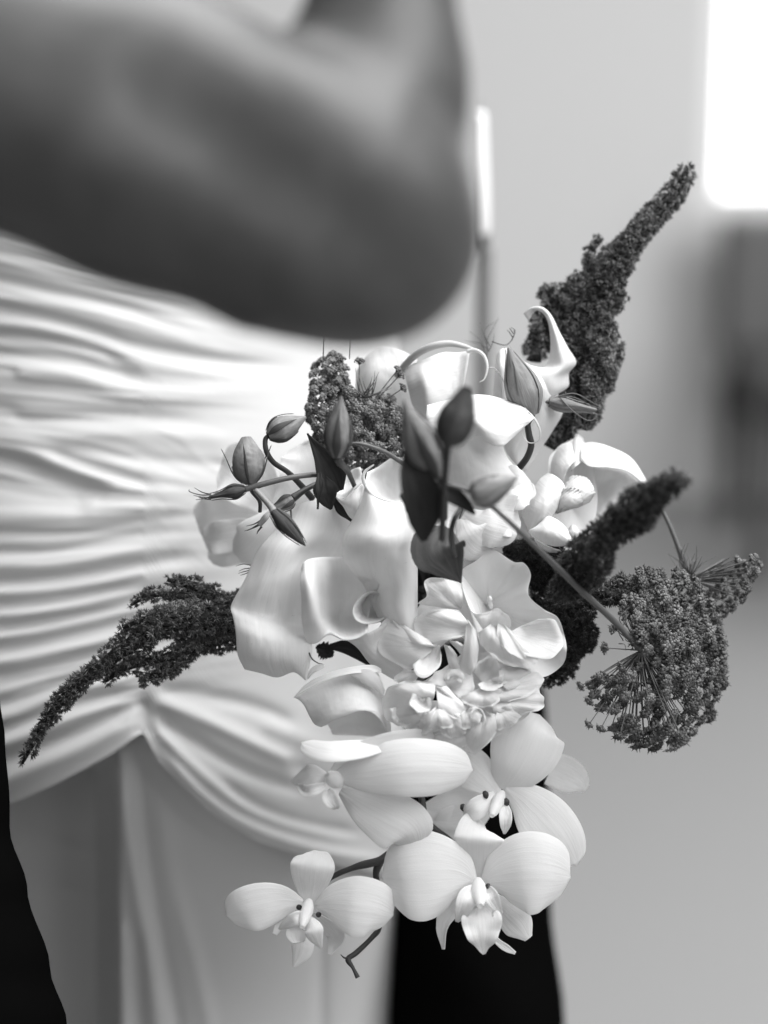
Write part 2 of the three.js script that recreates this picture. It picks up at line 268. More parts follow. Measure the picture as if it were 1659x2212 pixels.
// ---------------------------------------------------------------- the bride: arm (one skin) and draped dress
const bride = thing('person', world([300, 1500, -290]), 'woman in a white draped gown with one bare arm bent at the elbow', 'person');
{
  // arm: smooth union of tapered bones
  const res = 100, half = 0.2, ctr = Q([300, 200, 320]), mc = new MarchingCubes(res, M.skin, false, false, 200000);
  const J = (x, y, z, r) => ({ p: Q([x, y, z]), r: r * K * (DIST - z / 1000) / DIST });
  const bones = [[J(-480, 30, 330, 300), J(330, 300, 325, 312)], [J(330, 300, 325, 312), J(690, 438, 318, 303)], [J(690, 438, 318, 303), J(800, 510, 312, 214)], [J(800, 500, 312, 206), J(818, 180, 305, 178)], [J(818, 180, 305, 178), J(846, -420, 300, 130)]];
  const dist = (p, [a, b]) => { const ab = b.p.clone().sub(a.p), t = clamp(p.clone().sub(a.p).dot(ab) / ab.lengthSq(), 0, 1); return p.distanceTo(a.p.clone().addScaledVector(ab, t)) - lerp(a.r, b.r, t); };
  const smin = (a, b, k) => { const h = clamp(0.5 + 0.5 * (b - a) / k, 0, 1); return lerp(b, a, h) - k * h * (1 - h); };
  const crease = [[330, 215], [520, 330], [680, 440], [800, 530], [880, 600]].map(([x, y]) => Q([x, y, 372])), bump = [[935, 395, 350], [760, 620, 350], [600, 170, 360]].map(Q);
  const groove = (q) => { let best = 1; for (let i = 0; i < 4; i++) { const a = crease[i], ab = crease[i + 1].clone().sub(a), t = clamp(q.clone().sub(a).dot(ab) / ab.lengthSq(), 0, 1); best = Math.min(best, q.distanceTo(a.clone().addScaledVector(ab, t))); } let g = 0.007 * Math.exp(-((best / 0.017) ** 2)); bump.forEach((c) => { g -= 0.004 * Math.exp(-((q.distanceTo(c) / 0.022) ** 2)); }); return g; };
  mc.reset(); const p = V3(0, 0, 0);
  for (let k = 0; k < res; k++) for (let j = 0; j < res; j++) for (let i = 0; i < res; i++) {
    p.set((i - res / 2) / (res / 2), (j - res / 2) / (res / 2), (k - res / 2) / (res / 2)).multiplyScalar(half).add(ctr);
    const gr = groove(p); let d = 1; bones.forEach((b, n) => { const e = dist(p, b); d = n < 3 ? smin(d, e, 0.012) : smin(d, e, 0.016); });
    mc.field[k * res * res + j * res + i] = -(d + gr);
  }
  mc.isolation = 0; mc.update();
  const n = mc.count, g0 = new THREE.BufferGeometry();
  g0.setAttribute('position', new THREE.Float32BufferAttribute(Array.from(mc.positionArray.slice(0, n * 3)), 3));
  g0.scale(half, half, half); g0.translate(ctr.x, ctr.y, ctr.z);
  const g = mergeVertices(g0, 1e-5); { const q = g.getAttribute('position'), uv = []; for (let k = 0; k < q.count; k++) uv.push(q.getX(k) * 6 + q.getZ(k) * 3, q.getY(k) * 6 - q.getZ(k) * 3); g.setAttribute('uv', new THREE.Float32BufferAttribute(uv, 2)); } g.computeVertexNormals();
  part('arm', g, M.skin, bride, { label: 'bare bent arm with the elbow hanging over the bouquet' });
}
const ev = (tab, y) => { let i = 0; while (i < tab.length - 2 && y > tab[i + 1][0]) i++; const [a, b] = [tab[i], tab[i + 1]]; return lerp(a[1], b[1], sstep(0, 1, clamp((y - a[0]) / (b[0] - a[0]), 0, 1))); };
const rightEdge = [[-300, 770], [500, 790], [760, 860], [1100, 880], [1500, 880], [1850, 868], [2212, 862], [2800, 880]];
const hemLine = [[-330, 1850], [20, 1738], [120, 1694], [240, 1628], [305, 1580], [345, 1650], [450, 1752], [560, 1818], [700, 1862], [900, 1900]];
const hemAt = (x) => { let i = 0; while (i < hemLine.length - 2 && x > hemLine[i + 1][0]) i++; const a = hemLine[i], b = hemLine[i + 1]; return lerp(a[1], b[1], clamp((x - a[0]) / (b[0] - a[0]), 0, 1)); };
function folds(list) {
  const segs = list.map(([pts, amp, w]) => { const c = []; const v = pts.map((p) => V3(p[0], p[1], 0)); for (let i = 0; i <= 14; i++) c.push(curveAt(v, i / 14)); return { c, amp, w, x0: Math.min(...c.map((p) => p.x)) - 3 * w, x1: Math.max(...c.map((p) => p.x)) + 3 * w, y0: Math.min(...c.map((p) => p.y)) - 3 * w, y1: Math.max(...c.map((p) => p.y)) + 3 * w }; });
  return (x, y) => {
    let s = 0;
    for (const f of segs) {
      if (x < f.x0 || x > f.x1 || y < f.y0 || y > f.y1) continue;
      let best = 1e9, bu = 0;
      for (let i = 0; i < 14; i++) { const a = f.c[i], b = f.c[i + 1], dx = b.x - a.x, dy = b.y - a.y, t = clamp(((x - a.x) * dx + (y - a.y) * dy) / (dx * dx + dy * dy), 0, 1), d = (x - a.x - t * dx) ** 2 + (y - a.y - t * dy) ** 2; if (d < best) { best = d; bu = (i + t) / 14; } }
      s += 0.38 * f.amp * Math.exp(-best / (f.w * f.w)) * Math.min(1, Math.min(bu + 0.02, 1.02 - bu) * 7);
    }
    return s;
  };
}
const bodiceFolds = folds([
  [[[-200, 560], [0, 602], [114, 628], [228, 655], [420, 720]], -5, 13], [[[-200, 610], [0, 640], [130, 668], [300, 700], [480, 750]], 4, 18],
  [[[-150, 640], [68, 677], [160, 700], [228, 723], [296, 750], [456, 778], [620, 790]], -7, 15], [[[-150, 690], [60, 705], [200, 745], [330, 785], [520, 812]], 4, 14],
  [[[-200, 715], [0, 724], [91, 733], [200, 752], [280, 790]], -7, 13], [[[-200, 752], [0, 762], [137, 776], [228, 798], [320, 820]], -9, 15], [[[-100, 800], [60, 808], [160, 815], [300, 850], [560, 850]], 6, 20],
  [[[-200, 786], [0, 800], [40, 806]], -5, 12], [[[-200, 870], [0, 884], [68, 906], [228, 898], [420, 905]], -5, 17], [[[-100, 930], [100, 950], [260, 935], [520, 950]], 4, 20],
  [[[60, 950], [250, 985], [420, 1000], [520, 1010]], -3.5, 13], [[[-250, 960], [0, 990], [91, 1022], [160, 1046], [240, 1070]], -12, 22], [[[-250, 1000], [0, 1045], [120, 1070], [200, 1085]], -8, 30],
  [[[100, 975], [180, 1003], [250, 1024], [340, 1052]], -5, 13], [[[-100, 955], [40, 972], [150, 1012], [260, 1050], [430, 1080]], 4, 12], [[[-250, 1110], [0, 1120], [200, 1112], [380, 1092]], 5, 20],
  [[[-250, 1152], [0, 1150], [160, 1150], [300, 1128], [420, 1110]], -4, 12], [[[-250, 1195], [0, 1193], [114, 1190], [273, 1160], [400, 1140]], -6, 14], [[[-250, 1222], [0, 1222], [150, 1216], [330, 1180]], 4, 12],
  [[[-250, 1262], [0, 1257], [137, 1248], [319, 1214], [420, 1195]], -8, 14], [[[-250, 1285], [0, 1282], [140, 1272], [330, 1240]], 4, 12], [[[-250, 1312], [0, 1308], [160, 1290], [320, 1252]], -6, 13],
  [[[-250, 1360], [0, 1352], [130, 1335], [260, 1310], [420, 1270]], -7, 14], [[[-250, 1335], [0, 1330], [130, 1314], [290, 1280]], 4, 11], [[[-250, 1412], [0, 1400], [160, 1370], [330, 1330], [480, 1300]], -7, 15], [[[-250, 1385], [0, 1378], [150, 1350], [330, 1302]], 4, 12],
  [[[-200, 1475], [20, 1462], [180, 1420], [330, 1388], [500, 1370]], -7, 17], [[[-200, 1440], [20, 1430], [170, 1398], [330, 1360]], 4, 13], [[[-200, 1540], [20, 1520], [160, 1470], [310, 1440]], -6, 18],
  [[[-150, 1620], [20, 1570], [150, 1522], [305, 1490]], -7, 16], [[[-150, 1590], [20, 1545], [150, 1495], [300, 1462]], 5, 15], [[[-150, 1700], [30, 1632], [160, 1585], [296, 1520]], -8, 16], [[[-150, 1660], [30, 1600], [160, 1552], [300, 1505]], 5, 14], [[[-150, 1760], [40, 1676], [170, 1620], [296, 1550]], 7, 20],
  [[[312, 1505], [315, 1560], [312, 1590]], -12, 17], [[[330, 1490], [430, 1500], [560, 1530], [640, 1570]], -6, 17], [[[330, 1512], [430, 1550], [540, 1602], [660, 1660]], 9, 17], [[[335, 1545], [420, 1600], [530, 1664], [660, 1712]], -10, 16],
  [[[330, 1565], [400, 1640], [490, 1716], [600, 1770], [760, 1812]], 8, 15], [[[480, 1690], [560, 1745], [660, 1780], [780, 1800]], -9, 13], [[[345, 1620], [440, 1720], [545, 1790], [700, 1840], [860, 1866]], 9, 14], [[[560, 1560], [660, 1600], [760, 1650]], 5, 22], [[[620, 1640], [700, 1690], [800, 1730]], -7, 17],
]);
const skirtFolds = folds([
  [[[262, 1610], [272, 1760], [292, 1900], [318, 2050], [352, 2300]], 12, 20], [[[300, 1660], [312, 1800], [335, 1950], [362, 2090], [400, 2300]], -7, 16], [[[262, 1980], [266, 2100], [270, 2300]], 9, 12], [[[292, 2010], [300, 2110], [306, 2300]], -9, 11],
  [[[345, 1720], [372, 1900], [420, 2080], [470, 2300]], 5, 20], [[[690, 1880], [692, 2050], [694, 2300]], -9, 16], [[[765, 1850], [768, 2050], [770, 2300]], 12, 55],
  [[[60, 1800], [140, 1830], [230, 1850]], 3, 20], [[[60, 1900], [150, 1925], [240, 1940]], 3, 20],
]);
function body(u, th, y, disp, zAdd) {
  const xr = ev(rightEdge, y), xl = -330, xc = (xr + xl) / 2, a = (xr - xl) / 2, x = xc + a * Math.sin(th), zc = -290, b = 125 + 20 * sstep(1300, 1900, y);
  const lean = 16 * sstep(600, 1450, y) - 75 * sstep(1560, 2400, y), c = Math.cos(th), front = Math.max(0, c);
  return [x, y, zc + lean + b * Math.sign(c) * Math.abs(c) ** 0.85 + (c > -0.2 ? disp(x, y) * Math.min(1, front * 2.5 + 0.15) : 0) + zAdd(x, y) * front];
}
function gown(y0, y1, disp, zAdd, n, m) {
  const pos = [], idx = [], uv = [];
  for (let i = 0; i <= n; i++) for (let j = 0; j < m; j++) {
    const th = -Math.PI + j / m * 2 * Math.PI, xr = ev(rightEdge, 1700), x = (xr - 330) / 2 + (xr + 330) / 2 * Math.sin(th), yb = typeof y1 === 'function' ? (Math.cos(th) > -0.05 ? y1(x) : lerp(y1(x), 1880, sstep(0, 0.4, -Math.cos(th)))) : y1;
    const p = Q(body(0, th, lerp(y0, yb, i / n), disp, zAdd)); pos.push(p.x, p.y, p.z); uv.push(j / m * 6, i / n * 6);
    if (i) { const a = (i - 1) * m + j, b = (i - 1) * m + (j + 1) % m; idx.push(a, a + m, b + m, a, b + m, b); }
  }
  const g = new THREE.BufferGeometry(); g.setAttribute('position', new THREE.Float32BufferAttribute(pos, 3)); g.setAttribute('uv', new THREE.Float32BufferAttribute(uv, 2)); g.setIndex(idx); g.computeVertexNormals(); return g;
}
const slope = [[500, 0.26], [780, 0.2], [900, 0.06], [1030, 0.24], [1120, 0.0], [1250, -0.12], [1400, -0.2], [1550, -0.34]];
const ruching = (x, y) => bodiceFolds(x, y) + (2.2 * (fbm((y - ev(slope, y) * x) / 17, x / 380 + 3) - 0.5) + 0.7 * (fbm((y - ev(slope, y) * x) / 8 + 9, x / 260) - 0.5)) * sstep(640, 330, x) * sstep(1640, 1480, y);
const gownPart = part('gown', gown(260, hemAt, ruching, (x, y) => 14 + 6 * sstep(1350, 1700, y), 330, 420), M.dress, bride, { label: 'white gown with a ruched bodice gathered into a knot at the waist' });
const skirtGeo = gown(1470, 2800, skirtFolds, (x, y) => -85 * sstep(258, 205, x) * sstep(1560, 1660, y) - 6, 200, 420);
part('skirt', skirtGeo, M.dress, bride, { label: 'white skirt hanging below the gathered drape' });

// ---------------------------------------------------------------- two people in black suits, cut by the frame
function limb(rows, depth, zc, wob = 2.5) {   // rows: [y, left, right] in photo points; an oval section of the given depth
  const pos = [], idx = [], m = 40;
  const n = 60, ys = rows.map((r) => r[0]);
  for (let i = 0; i <= n; i++) {
    const y = lerp(ys[0], ys[ys.length - 1], i / n), L = ev(rows.map((r) => [r[0], r[1]]), y), R = ev(rows.map((r) => [r[0], r[2]]), y), end = Math.sqrt(Math.max(0.02, 1 - Math.abs(2 * i / n - 1) ** 40));
    for (let k = 0; k < m; k++) { const a = k / m * 6.2832, p = Q([(L + R) / 2 + (R - L) / 2 * Math.cos(a) * end, y, zc + depth * Math.sin(a) * end + wob * Math.sin(y / 61 + a * 3)]); pos.push(p.x, p.y, p.z); if (i) { const q = (i - 1) * m + k, r = (i - 1) * m + (k + 1) % m; idx.push(q, q + m, r + m, q, r + m, r); } }
  }
  const g = new THREE.BufferGeometry(); g.setAttribute('position', new THREE.Float32BufferAttribute(pos, 3)); g.setIndex(idx); g.computeVertexNormals(); return g;
}
{
  const p = thing('person', world([1010, 2700, -305]), 'person in black trousers standing behind the hanging orchids', 'person');
  part('trousers', limb([[1380, 840, 1150], [1480, 835, 1182], [1700, 838, 1186], [1950, 838, 1190], [2212, 840, 1220], [2900, 850, 1270], [4700, 860, 1300]], 70, -305), M.suit, p);
  const q = thing('person', world([-200, 2300, 0]), 'person in a black suit jacket at the edge of the skirt', 'person');
  const edge = [[1380, -30], [1500, -1], [1600, 11], [1735, 21], [1790, 21], [1920, 59], [2090, 108], [2212, 145], [2500, 220], [2900, 250]];
  part('jacket', limb(edge.map(([y, r]) => [y, -560, r]), 90, -8, 0.6), M.suit, q);
}

// ---------------------------------------------------------------- bouquet: calla lilies
const inBouquet = 'flowers of the bouquet';
function flower(name, at, label, category, group = inBouquet) { return thing(name, world(at), label, category, group); }
{ // large open calla, its spathe spreading beside the pitcher-shaped one
  const c = flower('calla_lily', [640, 1300, -20], 'large white calla lily with a creased spread spathe in front of the gown', 'flower');
  part('spathe', patch([
    z4([[560, 270, -16], [650, 214, -14], [760, 190, -14], [900, 228, -18], [1022, 345, -24]]),
    z4([[440, 430, -6], [560, 415, -1], [700, 420, -3], [850, 440, -12], [990, 480, -24]]),
    z4([[330, 565, 0], [450, 560, 7], [580, 570, 5], [720, 575, -8], [970, 610, -28]]),
    z4([[250, 750, 2], [380, 740, 9], [500, 730, 8], [610, 740, 2], [760, 750, -14]]),
    z4([[190, 860, 1], [320, 870, 7], [460, 880, 6], [580, 900, 2], [720, 930, -6]]),
    z4([[136, 968, -1], [280, 1005, 2], [430, 1045, 2], [560, 1085, 1], [700, 1100, 0]]),
    z4([[152, 1050, 3], [290, 1090, 9], [430, 1120, 11], [565, 1150, 9], [712, 1140, 5]]),
    z4([[172, 1160, 6], [300, 1200, 14], [435, 1230, 17], [570, 1230, 14], [726, 1190, 9]]),
    z4([[186, 1320, 4], [300, 1345, 11], [440, 1365, 13], [570, 1350, 12], [735, 1300, 9]]),
    z4([[235, 1432, -8], [360, 1462, -6], [480, 1492, -5], [600, 1455, 2], [692, 1520, 4]]),
  ], { nu: 70, nv: 44, t: 0.0012, bump: 1.6 }), M.calla, c);
  part('spathe_tip', stem(z4([[688, 1238, 8], [705, 1290, 9], [730, 1350, 10], [775, 1385, 9], [812, 1392, 7]]), [1.6, 1.8, 1.6, 1.2, 0.4]), M.budDark, c);
  part('spathe_hook', ribbon(z4([[700, 1500, 2], [740, 1440, 4], [800, 1410, 4], [812, 1395, 3]]), [2, 6, 7, 2], { cup: 0.5, nu: 14, nv: 6 }), M.calla, c);
}
{ // pitcher-shaped calla in the middle
  const c = flower('calla_lily', [830, 1200, 0], 'white pitcher-shaped calla lily with a curled rim at the heart of the bouquet', 'flower');
  part('spathe', patch([
    z4([[1128, 66, 8], [1180, 140, 13], [1270, 182, 14], [1350, 196, 12], [1408, 184, 4]]),
    z4([[1092, 210, 8], [1170, 240, 19], [1270, 260, 22], [1370, 260, 18], [1462, 260, 4]]),
    z4([[1022, 345, 6], [1130, 360, 22], [1260, 370, 28], [1390, 360, 22], [1500, 350, 2]]),
    z4([[968, 450, 6], [1090, 470, 25], [1240, 480, 32], [1390, 470, 24], [1510, 460, 0]]),
    z4([[958, 545, 8], [1080, 580, 24], [1230, 590, 27], [1390, 570, 20], [1512, 560, -2]]),
    z4([[985, 650, 8], [1110, 690, 16], [1240, 700, 14], [1390, 690, 18], [1512, 680, -3]]),
    z4([[1100, 800, -4], [1180, 820, -6], [1290, 820, 6], [1400, 820, 17], [1512, 800, -4]]),
    z4([[1180, 960, -10], [1240, 970, -4], [1310, 960, 10], [1410, 960, 14], [1512, 960, -6]]),
    z4([[1240, 1080, -8], [1290, 1090, 0], [1350, 1090, 6], [1430, 1100, 8], [1515, 1100, -8]]),
    z4([[1330, 1180, -8], [1370, 1200, -4], [1420, 1225, -2], [1470, 1240, -4], [1535, 1228, -10]]),
  ], { nu: 80, nv: 40, t: 0.0012, bump: 0.8 }), M.calla, c);
  part('spathe_lip', patch([
    z4([[662, 690, 12], [688, 632, 12], [790, 606, 4], [930, 606, 4], [1010, 620, 4], [1130, 660, 4]]),
    z4([[650, 770, 24], [715, 765, 28], [790, 785, 10], [940, 800, -6], [1080, 790, -6], [1230, 780, 4]]),
    z4([[655, 900, 27], [735, 900, 31], [800, 925, 8], [930, 930, -12], [1070, 910, -13], [1200, 880, -6]]),
    z4([[658, 1050, 24], [755, 1050, 26], [812, 1060, 8], [920, 1070, -12], [1050, 1050, -13], [1160, 1010, -10]]),
    z4([[672, 1160, 16], [768, 1150, 17], [850, 1140, 10], [950, 1150, 2], [1060, 1130, 0], [1150, 1090, 0]]),
    z4([[700, 1235, 10], [765, 1240, 10], [870, 1175, 14], [970, 1214, 18], [1060, 1205, 20], [1140, 1160, 18]]),
  ], { nu: 64, nv: 64, t: 0.0014, bump: 0.3 }), M.calla, c);
  part('rim', stem(z4([[1190, -75, 10], [1130, -30, 9], [1110, 20, 9], [1132, 80, 9], [1180, 145, 14], [1270, 186, 16], [1350, 200, 14], [1410, 188, 6]]), [1.5, 3, 4, 4.2, 3, 2.2, 2, 1.5], { nu: 50 }), M.calla, c);
  part('throat_wall', patch([
    z4([[1140, -20, -8], [1220, -60, -16], [1330, -130, -18], [1420, -120, -10]]),
    z4([[1130, 60, -2], [1220, 40, -22], [1330, 30, -22], [1420, 30, -6]]),
    z4([[1150, 130, 2], [1240, 150, -18], [1330, 160, -18], [1425, 150, -4]]),
    z4([[1180, 180, 4], [1260, 220, -4], [1340, 230, -4], [1420, 210, 0]]),
  ], { t: 0.001 }), M.calla, c);
  part('side_cup', patch([
    z4([[1130, 30, 4], [1040, 110, 6], [960, 175, 4], [905, 150, -2], [895, 80, -8]]),
    z4([[1110, 20, -10], [1040, 60, -16], [970, 100, -18], [920, 110, -14], [905, 60, -14]]),
    z4([[1090, -60, -16], [1030, -40, -20], [980, 10, -20], [940, 30, -18], [915, 30, -16]]),
  ], { t: 0.001 }), M.calla, c);
  part('side_cup', patch([
    z4([[1132, 40, 5], [1045, 112, 7], [960, 178, 5], [905, 155, -1]]),
    z4([[1120, 120, 5], [1060, 180, 9], [990, 220, 7], [930, 190, 0]]),
    z4([[1095, 220, 4], [1060, 270, 6], [1010, 270, 0], [960, 220, -4]]),
    z4([[1060, 300, 0], [1040, 330, -2], [1015, 310, -6], [985, 260, -8]]),
  ], { t: 0.001 }), M.calla, c);
  { // scrolled inner edge
    const cx = 1165, cy = 985;
    part('scroll', sheet(30, 48, (u, v) => {
      const a = lerp(-0.5, 5.95, v), f = u < 0.85 ? 1 - 0.5 * u : 0.575 * (1.02 - (u - 0.85) / 0.15), rx = 121 * f * 0.293, ry = 121 * f * 0.293, x = 459 + (cx + u * 55) * 0.293, y = 1026 + (cy - u * 40) * 0.293;
      const sq = 1 + 0.07 * Math.cos(2 * a + 0.9) + 0.05 * Math.sin(3 * a);
      return Q([x + rx * sq * Math.cos(a), y + ry * sq * Math.sin(a), lerp(8 - 11 * Math.cos(a) + 5 * Math.sin(a), -44, u)]);
    }, 0.0011), M.calla, c);
  }
  part('spathe_base', patch([z4([[980, 1212, 2], [1080, 1190, 12], [1180, 1150, 12], [1290, 1090, 6]]), z4([[1070, 1275, -6], [1130, 1275, 4], [1200, 1255, 4], [1290, 1190, -4]]), z4([[1170, 1400, -12], [1225, 1385, -4], [1280, 1360, -4], [1340, 1320, -12]]), z4([[1335, 1508, -20], [1360, 1490, -15], [1390, 1465, -15], [1418, 1432, -20]])], { nu: 34, nv: 26, t: 0.001 }), M.calla, c);
  part('stem', stem([[850, 1370, -14], [880, 1420, -22], [905, 1475, -34], [930, 1560, -60]], [13, 14, 15, 15]), M.stemMid, c);
}
{ // calla facing away at the top, white lobe folded over
  const c = flower('calla_lily', [1000, 980, -10], 'white calla lily with a broad lobe folded over, beside the long upright buds', 'flower');
  part('spathe', patch([
    z2([[292, 775, -6], [288, 880, 0], [325, 1000, 4], [395, 1110, 4]]), z2([[430, 742, -10], [440, 850, 4], [470, 980, 10], [530, 1090, 8]]), z2([[570, 704, -12], [585, 800, 8], [612, 900, 16], [660, 1000, 14]]),
    z2([[730, 702, -14], [730, 810, 10], [720, 940, 19], [760, 1066, 18]]), z2([[890, 742, -12], [880, 850, 10], [850, 970, 18], [850, 1076, 19]]), z2([[1000, 792, -6], [985, 870, 10], [960, 940, 14], [925, 1010, 15]]), z2([[1080, 872, 2], [1062, 890, 8], [1046, 900, 9], [1020, 908, 10]]),
  ], { nu: 64, nv: 34, t: 0.0012 }), M.calla, c);
  part('rim', stem(z2([[1010, 795, 2], [1080, 872, 3], [1122, 955, 2], [1122, 1025, 0], [1085, 1052, -4], [1040, 1050, -6], [1002, 1010, -6], [985, 955, -6]]), [1.2, 2.6, 2.4, 1.8, 1.4, 1.2, 1, 0.5], { nu: 40 }), M.calla, c);
  part('spathe_base', patch([
    z2([[296, 860, -10], [440, 900, -6], [620, 940, -4], [840, 1060, -8]]), z2([[340, 1020, -6], [500, 1040, 4], [700, 1090, 4], [890, 1170, -10]]), z2([[400, 1180, -6], [560, 1200, 6], [760, 1220, 6], [960, 1260, -8]]), z2([[440, 1340, -8], [590, 1350, 4], [780, 1360, 4], [1000, 1380, -8]]), z2([[460, 1500, -12], [600, 1500, -2], [780, 1500, -2], [960, 1500, -12]]),
  ], { t: 0.0012 }), M.calla, c);
  part('stem', stem(z2([[1030, 910, -14], [1045, 1000, -15], [1060, 1070, -16], [1030, 1160, -18], [965, 1245, -24], [900, 1330, -30]]), [7, 7.5, 7.5, 7.5, 8, 8]), M.stemDark, c);
}
{ // calla under the elbow, with its tip drawn out into a hook
  const c = flower('calla_lily', [960, 800, -30], 'white calla lily with a thick ribbed spine arching just below the elbow', 'flower');
  part('spathe', patch([
    z2([[120, 520, -40], [150, 640, -34], [180, 760, -34], [230, 900, -36]]), z2([[190, 470, -36], [215, 610, -26], [250, 740, -26], [290, 880, -30]]), z2([[268, 442, -34], [292, 580, -20], [305, 720, -20], [330, 860, -26]]), z2([[400, 388, -36], [420, 540, -30], [430, 690, -28], [430, 840, -30]]), z2([[520, 388, -38], [520, 540, -32], [500, 690, -30], [500, 820, -32]]), z2([[608, 372, -34], [588, 500, -30], [562, 640, -30], [545, 740, -34]]),
  ], { t: 0.0012, nu: 56 }), M.calla, c);
  part('spine', stem(z2([[70, 560, -46], [130, 480, -40], [220, 395, -34], [330, 342, -30], [450, 322, -29], [560, 340, -29], [660, 375, -30]]), [8, 8, 8.5, 8.5, 7.5, 5.5, 3], { nu: 46, ns: 14 }), M.stemPale, c);
  part('tip', stem(z2([[590, 378, -27], [655, 372, -24], [712, 412, -21], [736, 495, -19], [715, 580, -18], [678, 606, -18]]), [5, 4, 3.6, 2.8, 1.8, 0.6], { nu: 36 }), M.calla, c);
  part('back_lobe', patch([one([[770, 800, -60], [800, 760, -56], [840, 748, -54], [900, 772, -52]]), one([[768, 850, -62], [800, 820, -52], [850, 815, -50], [905, 820, -50]]), one([[770, 920, -66], [810, 900, -58], [860, 890, -54], [905, 890, -54]])], { t: 0.001, nu: 26, nv: 26 }), M.petal, c);
}
{ // calla with a tall horn, in front of the tall amaranth
  const c = flower('calla_lily', [1150, 800, -34], 'white calla lily with a tall curling horn in front of the upright amaranth spike', 'flower');
  part('horn', patch([
    z2([[1003, 98, -40], [1018, 122, -40], [1042, 152, -40]]), z2([[1058, 62, -38], [1064, 70, -38], [1076, 84, -38]]), z2([[1140, 58, -36], [1138, 66, -34], [1132, 80, -36]]), z2([[1205, 118, -36], [1196, 130, -32], [1184, 150, -36]]), z2([[1264, 236, -36], [1238, 244, -28], [1202, 264, -36]]), z2([[1334, 358, -38], [1270, 370, -26], [1198, 396, -38]]), z2([[1392, 460, -42], [1290, 480, -26], [1150, 498, -36]]), z2([[1338, 540, -42], [1220, 560, -24], [1050, 484, -32]]), z2([[1332, 640, -42], [1190, 640, -24], [990, 450, -32]]), z2([[1235, 690, -42], [1160, 730, -28], [960, 430, -34]]),
  ], { nu: 70, nv: 20, t: 0.0011 }), M.calla, c);
  part('spathe', patch([z2([[955, 425, -36], [1050, 480, -30], [1180, 560, -28], [1320, 640, -40]]), z2([[990, 560, -32], [1070, 600, -22], [1170, 650, -24], [1260, 690, -40]]), z2([[1030, 700, -32], [1090, 720, -24], [1180, 740, -26], [1290, 830, -40]]), z2([[960, 860, -34], [1060, 880, -28], [1160, 900, -30], [1220, 960, -42]]), z2([[860, 1060, -36], [940, 1080, -32], [1040, 1100, -34], [1110, 1130, -44]]), z2([[920, 1180, -38], [960, 1220, -36], [990, 1240, -38], [1015, 1270, -44]])], { t: 0.0011, nu: 50 }), M.calla, c);
  part('side_lobe', patch([z2([[808, 385, -30], [838, 362, -26], [880, 352, -28]]), z2([[796, 500, -32], [835, 490, -22], [890, 480, -30]]), z2([[786, 620, -34], [840, 620, -24], [900, 640, -32]]), z2([[776, 740, -36], [840, 760, -28], [905, 770, -34]])], { t: 0.001 }), M.calla, c);
}
{ // calla at the side above the dark finger of amaranth
  const c = flower('calla_lily', [1300, 1090, -40], 'white calla lily with a flat folded lip, behind the blurred amaranth finger', 'flower');
  part('lip', patch([zB([[755, 215, -42], [900, 195, -46], [1090, 250, -48], [1320, 380, -46], [1520, 690, -44]]), zB([[750, 300, -32], [900, 310, -32], [1080, 360, -36], [1300, 450, -38], [1512, 700, -43]]), zB([[755, 385, -26], [860, 460, -24], [1060, 470, -26], [1270, 520, -32], [1500, 712, -42]])], { nu: 26, nv: 50, t: 0.0012 }), M.calla, c);
  part('spathe', patch([
    zB([[740, 300, -44], [900, 460, -48], [1120, 490, -52], [1300, 540, -48], [1490, 740, -44]]), zB([[720, 480, -46], [880, 600, -58], [1050, 640, -58], [1230, 700, -46], [1400, 850, -44]]), zB([[680, 700, -48], [820, 800, -62], [960, 840, -56], [1130, 880, -42], [1280, 960, -44]]), zB([[620, 900, -48], [740, 960, -60], [850, 1000, -50], [1000, 1020, -38], [1120, 1100, -44]]), zB([[620, 1100, -46], [700, 1120, -52], [770, 1160, -44], [840, 1200, -38], [900, 1260, -44]]),
  ], { nu: 46, nv: 46, t: 0.0011 }), M.calla, c);
  part('stem', stem([[1412, 1075, -46], [1440, 1120, -44], [1465, 1180, -42], [1486, 1245, -40]], [5, 5.5, 6.5, 7]), M.stemMid, c);
}
